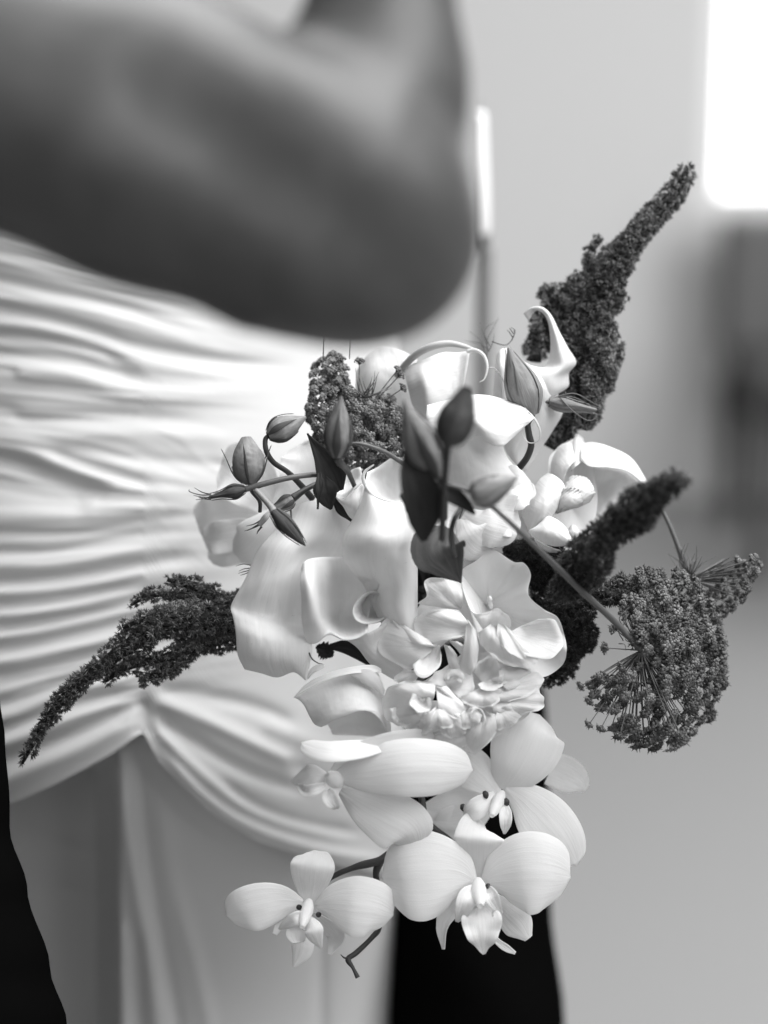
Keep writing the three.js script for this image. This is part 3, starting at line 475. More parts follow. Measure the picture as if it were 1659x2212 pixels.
{ // drooping calla under the large one, its mouth dark
  const c = flower('calla_lily', [760, 1520, -16], 'drooping white calla lily with an arched open mouth above the hanging orchids', 'flower');
  part('spathe', patch([
    zD([[100, 800, -12], [300, 650, -14], [560, 530, -16], [900, 440, -18], [1160, 430, -22], [1290, 720, -26]]),
    zD([[150, 830, -8], [380, 700, -6], [620, 620, -6], [900, 565, -6], [1120, 585, -12], [1270, 770, -22]]),
    zD([[220, 900, -6], [440, 810, 0], [660, 745, 3], [900, 725, 4], [1120, 745, -2], [1290, 865, -14]]),
    zD([[290, 1040, -4], [480, 960, 4], [690, 885, 8], [920, 862, 9], [1140, 885, 4], [1330, 1000, -8]]),
    zD([[360, 1150, -4], [530, 1075, 6], [730, 1000, 11], [960, 945, 13], [1170, 975, 9], [1370, 1180, -2]]),
    zD([[450, 1190, -6], [610, 1095, 5], [760, 1040, 10], [975, 968, 13], [1185, 1040, 9], [1370, 1335, 0]]),
  ], { nu: 50, nv: 56, t: 0.0011 }), M.calla, c);
  part('flap', ribbon(zD([[85, 795, -4], [280, 650, 0], [520, 530, 4], [800, 450, 4], [1100, 420, 0], [1240, 440, -4]]), [1, 7, 8, 8, 9, 4], { nu: 40, nv: 8, cup: 0.4, tilt: -0.5 }), M.cream, c);
  part('flap', ribbon(zD([[820, 470, 2], [1040, 520, 4], [1180, 620, 2], [1275, 770, -2]]), [4, 16, 14, 2], { nu: 30, nv: 10, cup: -0.5 }), M.calla, c);
  part('inner_wall', patch([zD([[520, 1150, -30], [760, 1000, -44], [1000, 930, -50], [1260, 1040, -40]]), zD([[560, 1200, -50], [800, 1130, -60], [1050, 1140, -62], [1320, 1200, -50]]), zD([[600, 1290, -50], [860, 1300, -60], [1100, 1320, -60], [1400, 1380, -50]])], { t: 0.001 }), M.cream, c);
  part('rim', stem(zD([[500, 1165, -8], [620, 1085, 4], [760, 1035, 8], [880, 985, 11], [1000, 965, 12], [1120, 990, 11], [1220, 1075, 9], [1295, 1190, 5], [1372, 1335, 0]]), [1, 2, 2.4, 2.6, 2.6, 2.6, 2.4, 2, 1], { nu: 60 }), M.calla, c);
}

// ---------------------------------------------------------------- ruffled white blooms
function petals(c, list) { for (const [pts, hw, o = {}] of list) part('petal', ribbon(pts, oval(hw[0], Math.max(...hw) * 1.04, 0.62), { nu: 36, nv: 18, bump: 0.4, ...o, ruffle: (o.ruffle || 0) * 0.75 }), o.m || M.petal, c); }
{
  const c = flower('lisianthus_bloom', [560, 1120, -60], 'pale blurred bloom with wide petals behind the whiskered buds', 'flower');
  petals(c, [
    [[[600, 1110, -62], [560, 1060, -60], [520, 1020, -62], [480, 1000, -70]], [14, 60, 66, 8], { cup: 0.25, ruffle: 2 }],
    [[[590, 1120, -58], [640, 1060, -56], [660, 1000, -62], [650, 960, -70]], [14, 50, 54, 8], { cup: 0.25, ruffle: 2 }],
    [[[590, 1120, -64], [520, 1110, -66], [460, 1120, -70], [425, 1125, -78]], [12, 50, 52, 6], { cup: 0.2, ruffle: 2 }],
    [[[600, 1140, -60], [540, 1150, -58], [480, 1160, -60], [440, 1165, -66]], [14, 34, 36, 6], { cup: 0.3, ruffle: 1.5 }],
    [[[600, 1140, -62], [550, 1180, -66], [500, 1195, -70], [450, 1205, -78]], [14, 28, 28, 4], { cup: 0.2, ruffle: 1.5 }],
    [[[600, 1110, -44], [560, 1150, -42], [530, 1180, -46], [505, 1192, -54]], [20, 46, 36, 6], { cup: -0.3 }],
  ]);
}
{
  const c = flower('lisianthus_bloom', [1010, 1110, -10], 'white ruffled bloom crossed by a long thin diagonal stem', 'flower');
  petals(c, [
    [zC([[620, 900, -16], [560, 640, -10], [600, 420, -12], [680, 250, -22]]), [16, 62, 72, 14], { cup: 0.2, ruffle: 1.5 }],
    [zC([[640, 920, -14], [800, 700, -4], [960, 560, -4], [1120, 470, -12]]), [16, 58, 64, 12], { cup: 0.15, ruffle: 1.5 }],
    [zC([[650, 930, -12], [900, 800, -4], [1120, 700, -4], [1300, 620, -12]]), [16, 44, 46, 10], { cup: 0.2, ruffle: 2.4, jag: 0.05 }],
    [zC([[620, 960, -8], [840, 980, 2], [1040, 1000, 2], [1170, 1010, -8]]), [14, 42, 44, 12], { cup: 0.2, ruffle: 2.4 }],
    [zC([[560, 1000, 4], [740, 1090, 10], [940, 1160, 8], [1150, 1210, -2]]), [16, 40, 40, 6], { cup: -0.35, ruffle: 1.6 }],
    [zC([[560, 1030, 4], [640, 1180, 12], [740, 1300, 8], [880, 1370, -4]]), [16, 44, 44, 10], { cup: -0.3, ruffle: 1.4 }],
    [zC([[500, 1040, 0], [420, 1200, 6], [420, 1340, 4], [500, 1560, -6]]), [16, 44, 46, 8], { cup: -0.3 }],
    [zC([[520, 1000, -4], [400, 960, 0], [300, 1000, 0], [190, 1180, -6]]), [14, 34, 38, 14], { cup: 0.2 }],
  ]);
}
{
  const c = flower('rose', [1210, 1100, -26], 'white half-open rose tucked beside the flat-lipped calla', 'flower');
  const r = (net, o) => part('petal', patch(net, { t: 0.0008, nu: 30, nv: 30, ...o }), M.petal, c);
  part('petal', radial([1228, 1085, -44], [[1182, 1022, -34], [1188, 985, -38], [1222, 958, -42], [1250, 945, -46], [1268, 965, -46], [1280, 1010, -44], [1290, 1070, -44], [1284, 1130, -42], [1268, 1180, -40], [1225, 1188, -30], [1168, 1166, -24], [1132, 1125, -28], [1142, 1080, -30], [1162, 1045, -32]], { midz: 6, mid: 0.5, ruffle: 1, freq: 5, nu: 20 }), M.petal, c);
  r([zB([[395, 530, -34], [300, 600, -30], [220, 730, -26], [140, 880, -26], [100, 1010, -30]]), zB([[470, 560, -22], [390, 680, -12], [310, 800, -8], [230, 930, -8], [150, 1090, -16]]), zB([[560, 640, -18], [480, 760, -8], [400, 880, -2], [320, 1000, -2], [190, 1165, -10]]), zB([[600, 760, -22], [540, 860, -16], [470, 960, -12], [400, 1050, -8], [330, 1075, -8]])]);
  r([zB([[395, 520, -38], [410, 390, -40], [490, 260, -42], [580, 200, -44], [680, 195, -46]]), zB([[470, 560, -28], [500, 430, -28], [560, 330, -30], [640, 270, -34], [740, 260, -42]]), zB([[560, 640, -24], [600, 520, -22], [650, 440, -22], [720, 380, -28], [780, 360, -40]])]);
  r([zB([[670, 200, -46], [700, 110, -48], [730, 100, -48], [785, 150, -48]]), zB([[640, 320, -36], [690, 270, -34], [740, 260, -36], [775, 290, -42]]), zB([[640, 520, -26], [700, 460, -24], [760, 420, -28], [800, 420, -40]])]);
  r([zB([[640, 560, -24], [740, 560, -20], [830, 590, -22], [885, 660, -26]]), zB([[590, 650, -22], [690, 660, -14], [800, 690, -14], [920, 760, -22]]), zB([[520, 800, -20], [640, 800, -12], [770, 810, -12], [905, 780, -22]]), zB([[500, 960, -20], [600, 930, -14], [720, 915, -16], [860, 850, -26]])], { ruffle: 1.2 });
  r([zB([[560, 700, -14], [660, 690, -10], [760, 720, -12], [830, 760, -18]]), zB([[500, 840, -14], [600, 830, -8], [700, 840, -8], [800, 850, -16]]), zB([[470, 990, -16], [560, 960, -12], [660, 930, -12], [740, 910, -18]])], { ruffle: 1.4 });
  r([zB([[330, 1075, -4], [390, 1010, -2], [480, 1040, -4], [580, 1120, -10], [690, 1290, -18]]), zB([[250, 1130, -2], [360, 1120, 6], [470, 1150, 6], [580, 1220, 0], [690, 1300, -14]]), zB([[180, 1170, -4], [320, 1210, 6], [460, 1250, 6], [580, 1280, 0], [680, 1310, -12]]), zB([[210, 1220, -10], [330, 1300, -4], [450, 1340, -4], [560, 1340, -8], [640, 1330, -16]])]);
  r([zB([[620, 1150, -14], [660, 1105, -14], [710, 1130, -16], [745, 1200, -22]]), zB([[640, 1200, -12], [670, 1180, -8], [700, 1200, -10], [740, 1250, -18]]), zB([[660, 1260, -16], [680, 1260, -14], [700, 1270, -16], [725, 1290, -20]])]);
  r([zB([[240, 1260, -12], [380, 1330, -8], [500, 1380, -10], [620, 1390, -18]]), zB([[300, 1360, -14], [400, 1400, -12], [500, 1420, -14], [600, 1420, -20]]), zB([[360, 1420, -22], [440, 1440, -22], [510, 1440, -22], [580, 1430, -24]])]);
}
{
  const c = flower('lisianthus_bloom', [1090, 1330, 0], 'large white ruffled bloom with a deep throat, against the dark amaranth', 'flower');
  part('corolla', radial([783 + 905 * 0.293, 1161 + 500 * 0.293, -38], z5([[720, 260, 0], [840, 170, 0], [960, 92, -2], [1110, 178, -8], [1190, 188, -4], [1242, 275, -6], [1222, 420, -2], [1330, 525, -8], [1440, 590, -4], [1490, 720, -10], [1505, 830, -6], [1470, 945, -12], [1330, 1030, -8], [1180, 960, 4], [1040, 930, 6], [930, 850, 6], [850, 740, 4], [800, 580, 6], [760, 420, 4]]), { midz: 9, mid: 0.42, ruffle: 1.2, freq: 6, nu: 30 }), M.petal, c);
  const fr = (b, rim, o) => part('petal', frill(z5([b])[0], z5(rim), o), M.petal, c);
  fr([900, 690, 4], [[730, 350, 2], [790, 520, 12], [850, 565, 15], [935, 545, 14], [1000, 525, 15], [1050, 560, 16], [1095, 615, 14], [1085, 700, 10]], { bulge: 3, ruffle: 1.6, freq: 2 });
  fr([960, 620, 8], [[850, 700, 8], [880, 800, 12], [980, 870, 15], [1090, 945, 16], [1230, 960, 14], [1300, 900, 12]], { bulge: 6, ruffle: 1.8, freq: 3, phase: 1 });
  fr([1080, 700, 4], [[1130, 820, 14], [1240, 880, 17], [1390, 890, 12], [1475, 790, 4], [1430, 620, 2], [1300, 600, 6]], { bulge: -5, ruffle: 1.8, freq: 2, phase: 2 });
  fr([1000, 600, 10], [[980, 740, 18], [1030, 800, 21], [1100, 860, 22], [1200, 900, 20], [1180, 820, 18], [1110, 700, 15]], { bulge: 2, ruffle: 1.4, freq: 3, phase: 3 });
  part('stamen', spindle(z5([[950, 520, 6]])[0], z5([[930, 430, 14]])[0], 6, [0.5, 0.8, 0.7, 1, 0.3], { lobes: 0 }), M.cream, c);
}
{
  const c = flower('lisianthus_bloom', [900, 1370, 6], 'white bloom with toothed petal edges pressed against the pitcher-shaped calla', 'flower');
  const fr = (b, rim, o) => part('petal', frill(z5([b])[0], z5(rim), o), M.petal, c);
  fr([700, 700, -14], [[330, 1000, -14], [200, 800, -12], [380, 560, -10], [520, 400, -10], [760, 380, -12], [900, 600, -14], [900, 900, -14]], { bulge: 6, ruffle: 2, freq: 4 });
  fr([680, 900, -12], [[900, 700, -12], [1050, 850, -12], [1060, 1050, -10], [860, 1150, -8], [640, 1160, -8], [420, 1080, -10]], { bulge: 5, ruffle: 2, freq: 4, phase: 2 });
  fr([730, 530, -2], [[405, 490, -4], [470, 425, 2], [458, 315, 2], [560, 298, 6], [650, 292, 4], [742, 350, 0]], { bulge: 7, ruffle: 1.4, freq: 2 });
  fr([830, 690, 2], [[570, 770, 10], [425, 775, 6], [378, 640, 4], [430, 565, 6], [540, 530, 10], [710, 535, 8]], { bulge: 9, ruffle: 1.4, freq: 2, phase: 1 });
  fr([560, 800, 4], [[320, 975, 4], [130, 850, 4], [112, 700, 6], [190, 585, 4], [250, 650, 8], [350, 770, 12], [440, 768, 12]], { bulge: 6, ruffle: 1.2, freq: 2, phase: 2 });
  fr([770, 600, 10], [[715, 985, 8], [800, 1005, 12], [855, 860, 12], [842, 690, 10]], { bulge: 6, ruffle: 1.4, freq: 2, phase: 3 });
  fr([565, 790, 14], [[375, 935, 14], [385, 1005, 18], [470, 1032, 20], [565, 960, 16], [580, 860, 10]], { bulge: -9, ruffle: 0.8, freq: 1, phase: 1 });
  fr([600, 790, 8], [[640, 960, 6], [720, 985, 8], [690, 860, 12], [640, 800, 12]], { bulge: 3, ruffle: 0.8, phase: 4 });
  fr([640, 760, 8], [[760, 900, 8], [810, 920, 10], [770, 820, 14], [700, 765, 14]], { bulge: 3, ruffle: 0.8, phase: 2 });
  fr([430, 980, 4], [[380, 1080, 6], [290, 1080, 8], [230, 1040, 4], [310, 970, 4]], { bulge: 4, ruffle: 1, phase: 5 });
}
{
  const c = flower('lisianthus_bloom', [980, 1520, 10], 'white crowded ruffled bloom just above the hanging orchids', 'flower');
  const fr = (b, rim, o) => part('petal', frill(z5([b])[0], z5(rim), o), M.petal, c);
  fr([760, 1220, -6], [[180, 1150, -6], [300, 1400, -8], [560, 1520, -8], [800, 1580, -8], [1000, 1460, -8], [1240, 1290, -8], [1300, 1080, -10], [1100, 960, -8]], { bulge: 8, ruffle: 2, freq: 5 });
  fr([640, 1120, 4], [[480, 1060, 8], [560, 980, 6], [690, 960, 6], [800, 1000, 8], [820, 1120, 12], [740, 1220, 14]], { bulge: 4, ruffle: 1.8, freq: 3, phase: 1 });
  fr([1010, 1080, 6], [[1000, 960, 6], [1120, 940, 2], [1240, 980, 0], [1200, 1080, 4], [1100, 1150, 8]], { bulge: 5, ruffle: 1.8, freq: 3, phase: 2 });
  fr([760, 1260, 14], [[690, 1330, 20], [730, 1410, 18], [820, 1400, 20], [880, 1320, 20], [840, 1240, 18]], { bulge: 4, ruffle: 1.6, freq: 3, phase: 4 });
  fr([640, 1300, 16], [[560, 1420, 18], [640, 1480, 14], [740, 1460, 14], [780, 1380, 16], [720, 1290, 18]], { bulge: 5, ruffle: 1.6, freq: 3, phase: 5 });
  fr([1000, 1260, 8], [[930, 1390, 12], [1020, 1420, 8], [1120, 1370, 4], [1180, 1290, 2], [1100, 1210, 8]], { bulge: 5, ruffle: 1.6, freq: 3, phase: 6 });
  fr([330, 1240, 16], [[200, 1260, 14], [230, 1360, 16], [330, 1400, 18], [400, 1320, 22], [390, 1220, 22]], { bulge: -4, ruffle: 1.6, freq: 3, phase: 7 });
  fr([950, 1180, 4], [[1280, 1110, -4], [1335, 1180, -2], [1330, 1260, -2], [1230, 1290, 2], [1080, 1335, 6], [950, 1310, 8]], { bulge: 7, ruffle: 1.8, freq: 3 });
  fr([720, 1360, 4], [[640, 1430, 10], [480, 1470, 6], [350, 1500, 0], [520, 1570, 2], [700, 1570, 6], [820, 1490, 8]], { bulge: 6, ruffle: 1.4, freq: 2, phase: 1 });
  fr([900, 1270, 8], [[750, 1400, 14], [735, 1500, 10], [820, 1598, 4], [930, 1510, 8], [1010, 1400, 8], [990, 1300, 8]], { bulge: 9, ruffle: 1.6, freq: 2, phase: 2 });
  fr([930, 1130, 6], [[1060, 1035, 6], [1280, 995, 0], [1335, 1060, 0], [1260, 1150, 6], [1100, 1205, 10], [960, 1220, 12]], { bulge: 5, ruffle: 1.8, freq: 3, phase: 3 });
  fr([880, 1100, 8], [[690, 1180, 14], [780, 1235, 18], [900, 1255, 18], [1000, 1215, 16], [1030, 1120, 12]], { bulge: 6, ruffle: 1.8, freq: 3, phase: 4 });
  fr([900, 1090, 8], [[815, 990, 10], [850, 920, 8], [960, 875, 6], [1022, 960, 8], [1040, 1050, 12]], { bulge: -6, ruffle: 1.4, freq: 3, phase: 5 });
  fr([920, 1060, 10], [[850, 1080, 16], [880, 1120, 20], [960, 1130, 20], [1040, 1080, 16], [1000, 1020, 14]], { bulge: -4, ruffle: 1.2, freq: 3, phase: 6 });
  fr([520, 1200, 10], [[540, 1080, 14], [430, 1060, 18], [330, 1060, 18], [200, 1100, 12], [148, 1200, 8], [170, 1330, 8], [270, 1390, 12]], { bulge: 9, ruffle: 2, freq: 3 });
  fr([540, 1100, 12], [[560, 1300, 22], [680, 1335, 22], [770, 1330, 18], [810, 1280, 14], [700, 1180, 14], [620, 1095, 12]], { bulge: 6, ruffle: 1.6, freq: 2, phase: 1 });
  fr([480, 1250, 14], [[250, 1345, 16], [340, 1425, 14], [400, 1400, 18], [425, 1465, 14], [490, 1440, 18], [520, 1380, 20]], { bulge: 8, ruffle: 1.6, freq: 3, phase: 2 });
  fr([560, 1230, 18], [[415, 1330, 24], [440, 1450, 20], [500, 1425, 22], [560, 1400, 24], [640, 1405, 22], [710, 1360, 20]], { bulge: 7, ruffle: 1.8, freq: 3, phase: 3 });
  fr([450, 1190, 22], [[370, 1150, 28], [350, 1230, 30], [420, 1290, 30], [500, 1270, 28], [500, 1180, 26]], { bulge: -6, ruffle: 1.2, freq: 2, phase: 4 });
  fr([860, 1320, 16], [[785, 1345, 22], [800, 1285, 24], [860, 1255, 22], [905, 1320, 22], [890, 1390, 22]], { bulge: -5, ruffle: 1, freq: 2, phase: 5 });
  fr([660, 1040, 6], [[600, 1050, 10], [620, 990, 10], [700, 970, 12], [760, 1010, 12], [740, 1080, 12]], { bulge: 3, ruffle: 1, freq: 2, phase: 6 });
}

// ---------------------------------------------------------------- the hanging orchid spray
{
  const s = thing('orchid_spray', world([900, 1740, -20]), 'white moth orchids hanging on a dark branching stem below the bouquet', 'flower', inBouquet);
  part('stem', [
    stem([[890, 1560, -40], [900, 1660, -34], [912, 1730, -26], [922, 1775, -22], [972, 1815, -22], [1010, 1850, -26]], [7, 7, 7.5, 8.5, 6.5, 6], { nu: 40 }),
    stem([[960, 1810, -24], [900, 1820, -26], [862, 1830, -24], [822, 1858, -20], [770, 1872, -18], [722, 1892, -18], [690, 1920, -20]], [5, 6, 9, 9.5, 7, 6, 5], { nu: 50, bump: 0.15 }),
    stem([[822, 1858, -20], [812, 1890, -24], [822, 1940, -26], [820, 2000, -22], [803, 2026, -18], [770, 2058, -14], [752, 2072, -12], [762, 2090, -10], [773, 2112, -9]], [9, 7, 7, 6.5, 6, 5.5, 6.5, 4.5, 5], { nu: 60, bump: 0.15 }),
    stem([[755, 2070, -12], [744, 2069, -10], [736, 2062, -9]], [3, 2, 0.8]),
  ], M.bark, s);
  const bloom = (at, label) => { const b = sub('orchid_bloom', s, world(at)); b.userData.label = label; return b; };
  const P = (b, name, pts, hw, o = {}) => part(name, ribbon(pts, name === 'petal' || o.round ? oval(hw[0], Math.max(...hw), o.p || 0.56) : hw, { nu: 40, nv: 20, bump: 0.5, ...o }), o.m || M.orchid, b);
  { // large facing bloom
    const b = bloom([1038, 1915, 0], 'large open bloom facing out in front of the black trousers');
    P(b, 'petal', z12([[790, 545, -2], [640, 500, 3], [430, 500, 8], [230, 510, 8], [58, 505, 0]]), [8, 66, 98, 88, 8], { cup: -0.14 });
    P(b, 'petal', z12([[840, 545, -2], [980, 500, 3], [1170, 480, 8], [1350, 490, 7], [1522, 510, -2]]), [8, 64, 90, 78, 8], { cup: -0.14 });
    P(b, 'sepal', z12([[815, 560, -8], [820, 430, -4], [825, 300, 2], [832, 200, 5], [836, 130, -2], [838, 80, -18]]), [12, 58], { cup: -0.2, round: 1, p: 0.6 });
    P(b, 'sepal', z12([[760, 600, -10], [600, 760, -12], [530, 900, -10], [535, 1070, -8]]), [6, 22, 15, 3], { cup: 0.3, tilt: 0.6 });
    P(b, 'sepal', z12([[860, 600, -10], [1000, 760, -12], [1120, 880, -10], [1200, 985, -10]]), [6, 26, 34, 10], { cup: -0.2 });
    P(b, 'sepal', z12([[900, 940, -8], [960, 1010, -8], [1030, 1060, -8], [1095, 1100, -8]]), [4, 7, 8, 3], { cup: 0.3 });
    P(b, 'lip', z12([[810, 720, 6], [830, 820, 12], [840, 960, 14], [850, 1105, 10]]), [10, 42, 34, 3], { cup: 0.22, ruffle: 1 });
    P(b, 'lip_lobe', z12([[770, 580, 6], [720, 660, 14], [690, 750, 14], [640, 850, 8]]), [6, 20, 18, 4], { cup: 0.4 });
    P(b, 'lip_lobe', z12([[860, 580, 6], [900, 640, 14], [930, 700, 14], [985, 790, 8]]), [6, 15, 14, 3], { cup: 0.4 });
    P(b, 'lip_throat', z12([[820, 715, 8], [820, 770, 6], [830, 830, 8], [850, 880, 12]]), [8, 26, 36, 30], { cup: 0.5, m: M.orchid });
    part('column', spindle(z12([[805, 530, 2]])[0], z12([[822, 730, 20]])[0], 17, [0.5, 0.85, 1, 0.9, 0.75, 0.4], { lobes: 0 }), M.orchid, b);
    for (const q of [[712, 605, 8], [880, 572, 8]]) part('dark_spot', spindle(z12([q])[0], z12([[q[0] + 6, q[1] + 8, q[2] + 3]])[0], 6, [0.6, 1, 0.9, 0.3], { lobes: 0 }), M.bark, b);  // small dark spindles beside the column
  }
  { // small bloom
    const b = bloom([660, 1950, 0], 'smaller bloom at the end of the side stem');
    P(b, 'petal', zE([[740, 620, -4], [560, 620, -2], [350, 660, 2], [180, 700, 2], [18, 740, -4]]), [8, 40, 54, 46, 6], { cup: -0.12, tilt: -0.2 });
    P(b, 'petal', zE([[860, 650, 0], [1020, 640, 6], [1220, 660, 10], [1420, 690, 8], [1590, 740, 0]]), [8, 46, 66, 56, 8], { cup: -0.16 });
    P(b, 'sepal', zE([[800, 640, -6], [810, 500, -2], [820, 370, 3], [832, 260, 5], [842, 180, -1], [850, 128, -14]]), [12, 48], { cup: -0.12, round: 1, p: 0.55 });
    P(b, 'sepal', zE([[840, 720, -8], [960, 820, -10], [1060, 930, -10], [990, 1110, -8]]), [5, 18, 22, 4], { cup: 0.3, tilt: 0.4 });
    P(b, 'sepal', zE([[740, 900, -4], [740, 1000, -2], [720, 1100, -2], [655, 1225, -4]]), [16, 24, 22, 4], { cup: -0.2 });
    P(b, 'sepal', zE([[700, 640, -6], [600, 690, -8], [530, 800, -8], [470, 920, -6]]), [5, 10, 11, 5], { cup: 0.4, m: M.orchid });
    P(b, 'lip_lobe', zE([[740, 740, 6], [680, 760, 12], [600, 810, 10], [515, 865, 4]]), [8, 14, 12, 3], { cup: 0.4 });
    P(b, 'lip_lobe', zE([[780, 760, 6], [830, 860, 14], [860, 950, 12], [910, 1040, 4]]), [8, 20, 18, 4], { cup: -0.3 });
    P(b, 'lip', zE([[700, 830, 2], [690, 880, 2], [690, 930, 4], [700, 1000, 6]]), [6, 20, 24, 14], { cup: 0.4, m: M.orchid });
    part('column', spindle(zE([[800, 600, 2]])[0], zE([[730, 850, 16]])[0], 14, [0.5, 0.9, 1, 0.9, 0.7, 0.4], { lobes: 0 }), M.orchid, b);
    for (const q of [[700, 660, 8], [885, 730, 6]]) part('dark_spot', spindle(zE([[q[0] - 12, q[1] + 8, q[2]]])[0], zE([[q[0] + 20, q[1] - 6, q[2] + 2]])[0], 6, [0.6, 1, 0.9, 0.4], { lobes: 0 }), M.bark, b);  // two dark spindles by the column
  }
  { // bloom behind, upper
    const b = bloom([1075, 1720, -26], 'bloom turned aside, above the large facing one');
    P(b, 'sepal', [[1085, 1705, -22], [1110, 1660, -14], [1135, 1610, -12], [1150, 1570, -14], [1165, 1545, -22]], [30, 80], { cup: -0.14, tilt: -0.2, round: 1, p: 0.55 });
    P(b, 'petal', [[1095, 1700, -20], [1140, 1730, -14], [1180, 1770, -12], [1215, 1815, -14], [1245, 1868, -20]], [14, 52, 62, 56, 12], { cup: -0.15, skew: 0.1 });
    P(b, 'petal', [[1075, 1715, -22], [1040, 1680, -22], [1005, 1650, -24], [970, 1620, -28]], [12, 46, 44, 8], { cup: -0.15, m: M.orchid });
    P(b, 'sepal', [[1060, 1730, -30], [1010, 1740, -32], [960, 1750, -34], [915, 1745, -38]], [14, 46, 44, 10], { cup: 0.15 });
    P(b, 'sepal', [[1060, 1740, -32], [1010, 1770, -34], [970, 1790, -34], [930, 1805, -38]], [14, 40, 44, 12], { cup: 0.15 });
    P(b, 'sepal', [[1190, 1660, -36], [1225, 1675, -36], [1250, 1690, -36], [1266, 1704, -38]], [38, 40, 30, 10], { cup: -0.15 });
    P(b, 'lip_lobe', [[1068, 1715, -12], [1040, 1738, -6], [1020, 1752, -6], [1002, 1756, -12]], [6, 22, 22, 6], { cup: 0.3 });
    P(b, 'lip_lobe', [[1090, 1738, -8], [1092, 1760, -4], [1092, 1780, -4], [1090, 1800, -10]], [8, 14, 12, 3], { cup: 0.3 });
    part('column', spindle([1085, 1712, -14], [1062, 1762, 2], 14, [0.5, 0.85, 1, 0.9, 0.8, 0.4], { lobes: 0 }), M.orchid, b);
    for (const q of [[1049, 1717, -8], [1094, 1733, -8], [1001, 1745, -12]]) part('dark_spot', spindle([q[0] - 3, q[1] - 8, q[2]], [q[0] + 3, q[1] + 8, q[2] + 1], 7, [0.5, 1, 0.9, 0.3], { lobes: 0 }), M.bark, b);  // dark spindles around the column and lip
  }
  { // bloom in profile, facing the gown
    const b = bloom([780, 1680, 14], 'bloom seen from the side with its lip toward the gown');
    P(b, 'petal', z13([[380, 330, 16], [620, 300, 26], [950, 260, 32], [1270, 260, 28], [1535, 270, 14]]), [10, 34, 60, 62, 8], { cup: -0.22 });
    P(b, 'petal', z13([[420, 300, 10], [560, 190, 22], [800, 110, 26], [1060, 60, 18], [1200, 60, 6]]), [20, 40, 34, 22, 6], { cup: 0.1, tilt: 0.3 });
    P(b, 'sepal', z13([[1040, 20, 10], [800, 50, 24], [560, 85, 32], [330, 95, 32], [115, 45, 18]]), [3, 31], { cup: -0.2, tilt: 0.9, round: 1, p: 0.68 });
    P(b, 'sepal', z13([[440, 440, 4], [620, 560, 12], [840, 680, 16], [1000, 780, 14], [1060, 900, 4]]), [10, 62], { cup: -0.18, round: 1, p: 0.6 });
    P(b, 'lip', z13([[330, 330, 20], [230, 330, 24], [150, 350, 22], [40, 370, 14]]), [10, 26, 26, 6], { cup: -0.4 });
    P(b, 'lip_lobe', z13([[300, 400, 22], [220, 430, 26], [150, 440, 24], [90, 400, 18]]), [6, 12, 12, 4], { cup: 0.6, m: M.orchid });
    P(b, 'lip_lobe', z13([[330, 440, 20], [350, 500, 24], [390, 560, 22], [400, 590, 18]]), [8, 16, 12, 5], { cup: 0.4 });
    part('column', spindle(z13([[440, 380, 16]])[0], z13([[330, 310, 24]])[0], 18, [0.5, 0.9, 1, 0.8, 0.3], { lobes: 0 }), M.orchid, b);
  }
}

// ---------------------------------------------------------------- lisianthus buds and leaves
const budProf = [0.35, 0.8, 1, 0.98, 0.85, 0.62, 0.35, 0.1], slim = [0.4, 0.75, 1, 0.9, 0.62, 0.42, 0.3, 0.2], longProf = [0.35, 0.75, 1, 1, 0.86, 0.6, 0.32, 0.06], egg = [0.35, 0.8, 1, 1.05, 1.0, 0.85, 0.6, 0.3];
function budStem(label, base, stemPts, stemR, o) {
  const t = thing('flower_bud', world(base), label, 'flower bud', 'buds rising from the bouquet');
  const tone = o.tone || M.bud;
  if (stemPts) part('stem', stem(stemPts, stemR, { nu: 40 }), o.stemMat || M.stemDark, t);
  part('bud', spindle(base, o.tip, o.r, o.prof || budProf, { lobes: o.lobes === undefined ? 0.1 : o.lobes, twist: o.twist, bend: o.bend }), tone, t);
  for (let k = 0; k < (o.n || 5); k++) part('sepal', sepal(base, o.tip, o.r, o.prof || budProf, (o.turn || 0.4) + k * 6.2832 / (o.n || 5), (o.len || 0.6) * rr(0.85, 1.15), o.wide ? o.wide * 0.75 : 0.3, o.off === undefined ? 2 : o.off), o.sepalMat || M.budDark, t);
  return t;
}
budStem('plump pale bud standing on the arched whiskered stem, over the gown', [540, 1046, -2], zA([[940, 1240, -10], [935, 1120, -8], [850, 1010, -6], [828, 935, -3]]), [4, 4.5, 4.5, 4], { tip: [532, 944, -4], r: 34, prof: egg, len: 0.75, wide: 0.16, off: 7, tone: M.bud });
budStem('nodding bud on a swan-necked dark stem over the gown', zA([[1030, 400, -6]])[0], zA([[1520, 1090, -24], [1400, 950, -18], [1250, 800, -12], [1090, 690, -8], [1010, 560, -6], [1000, 440, -6], [1035, 395, -6]]), [8, 7, 6, 6, 6, 5.5, 4.5], { tip: zA([[1450, 190, -10]])[0], r: 28, len: 0.7, wide: 0.4, off: 0.5 });
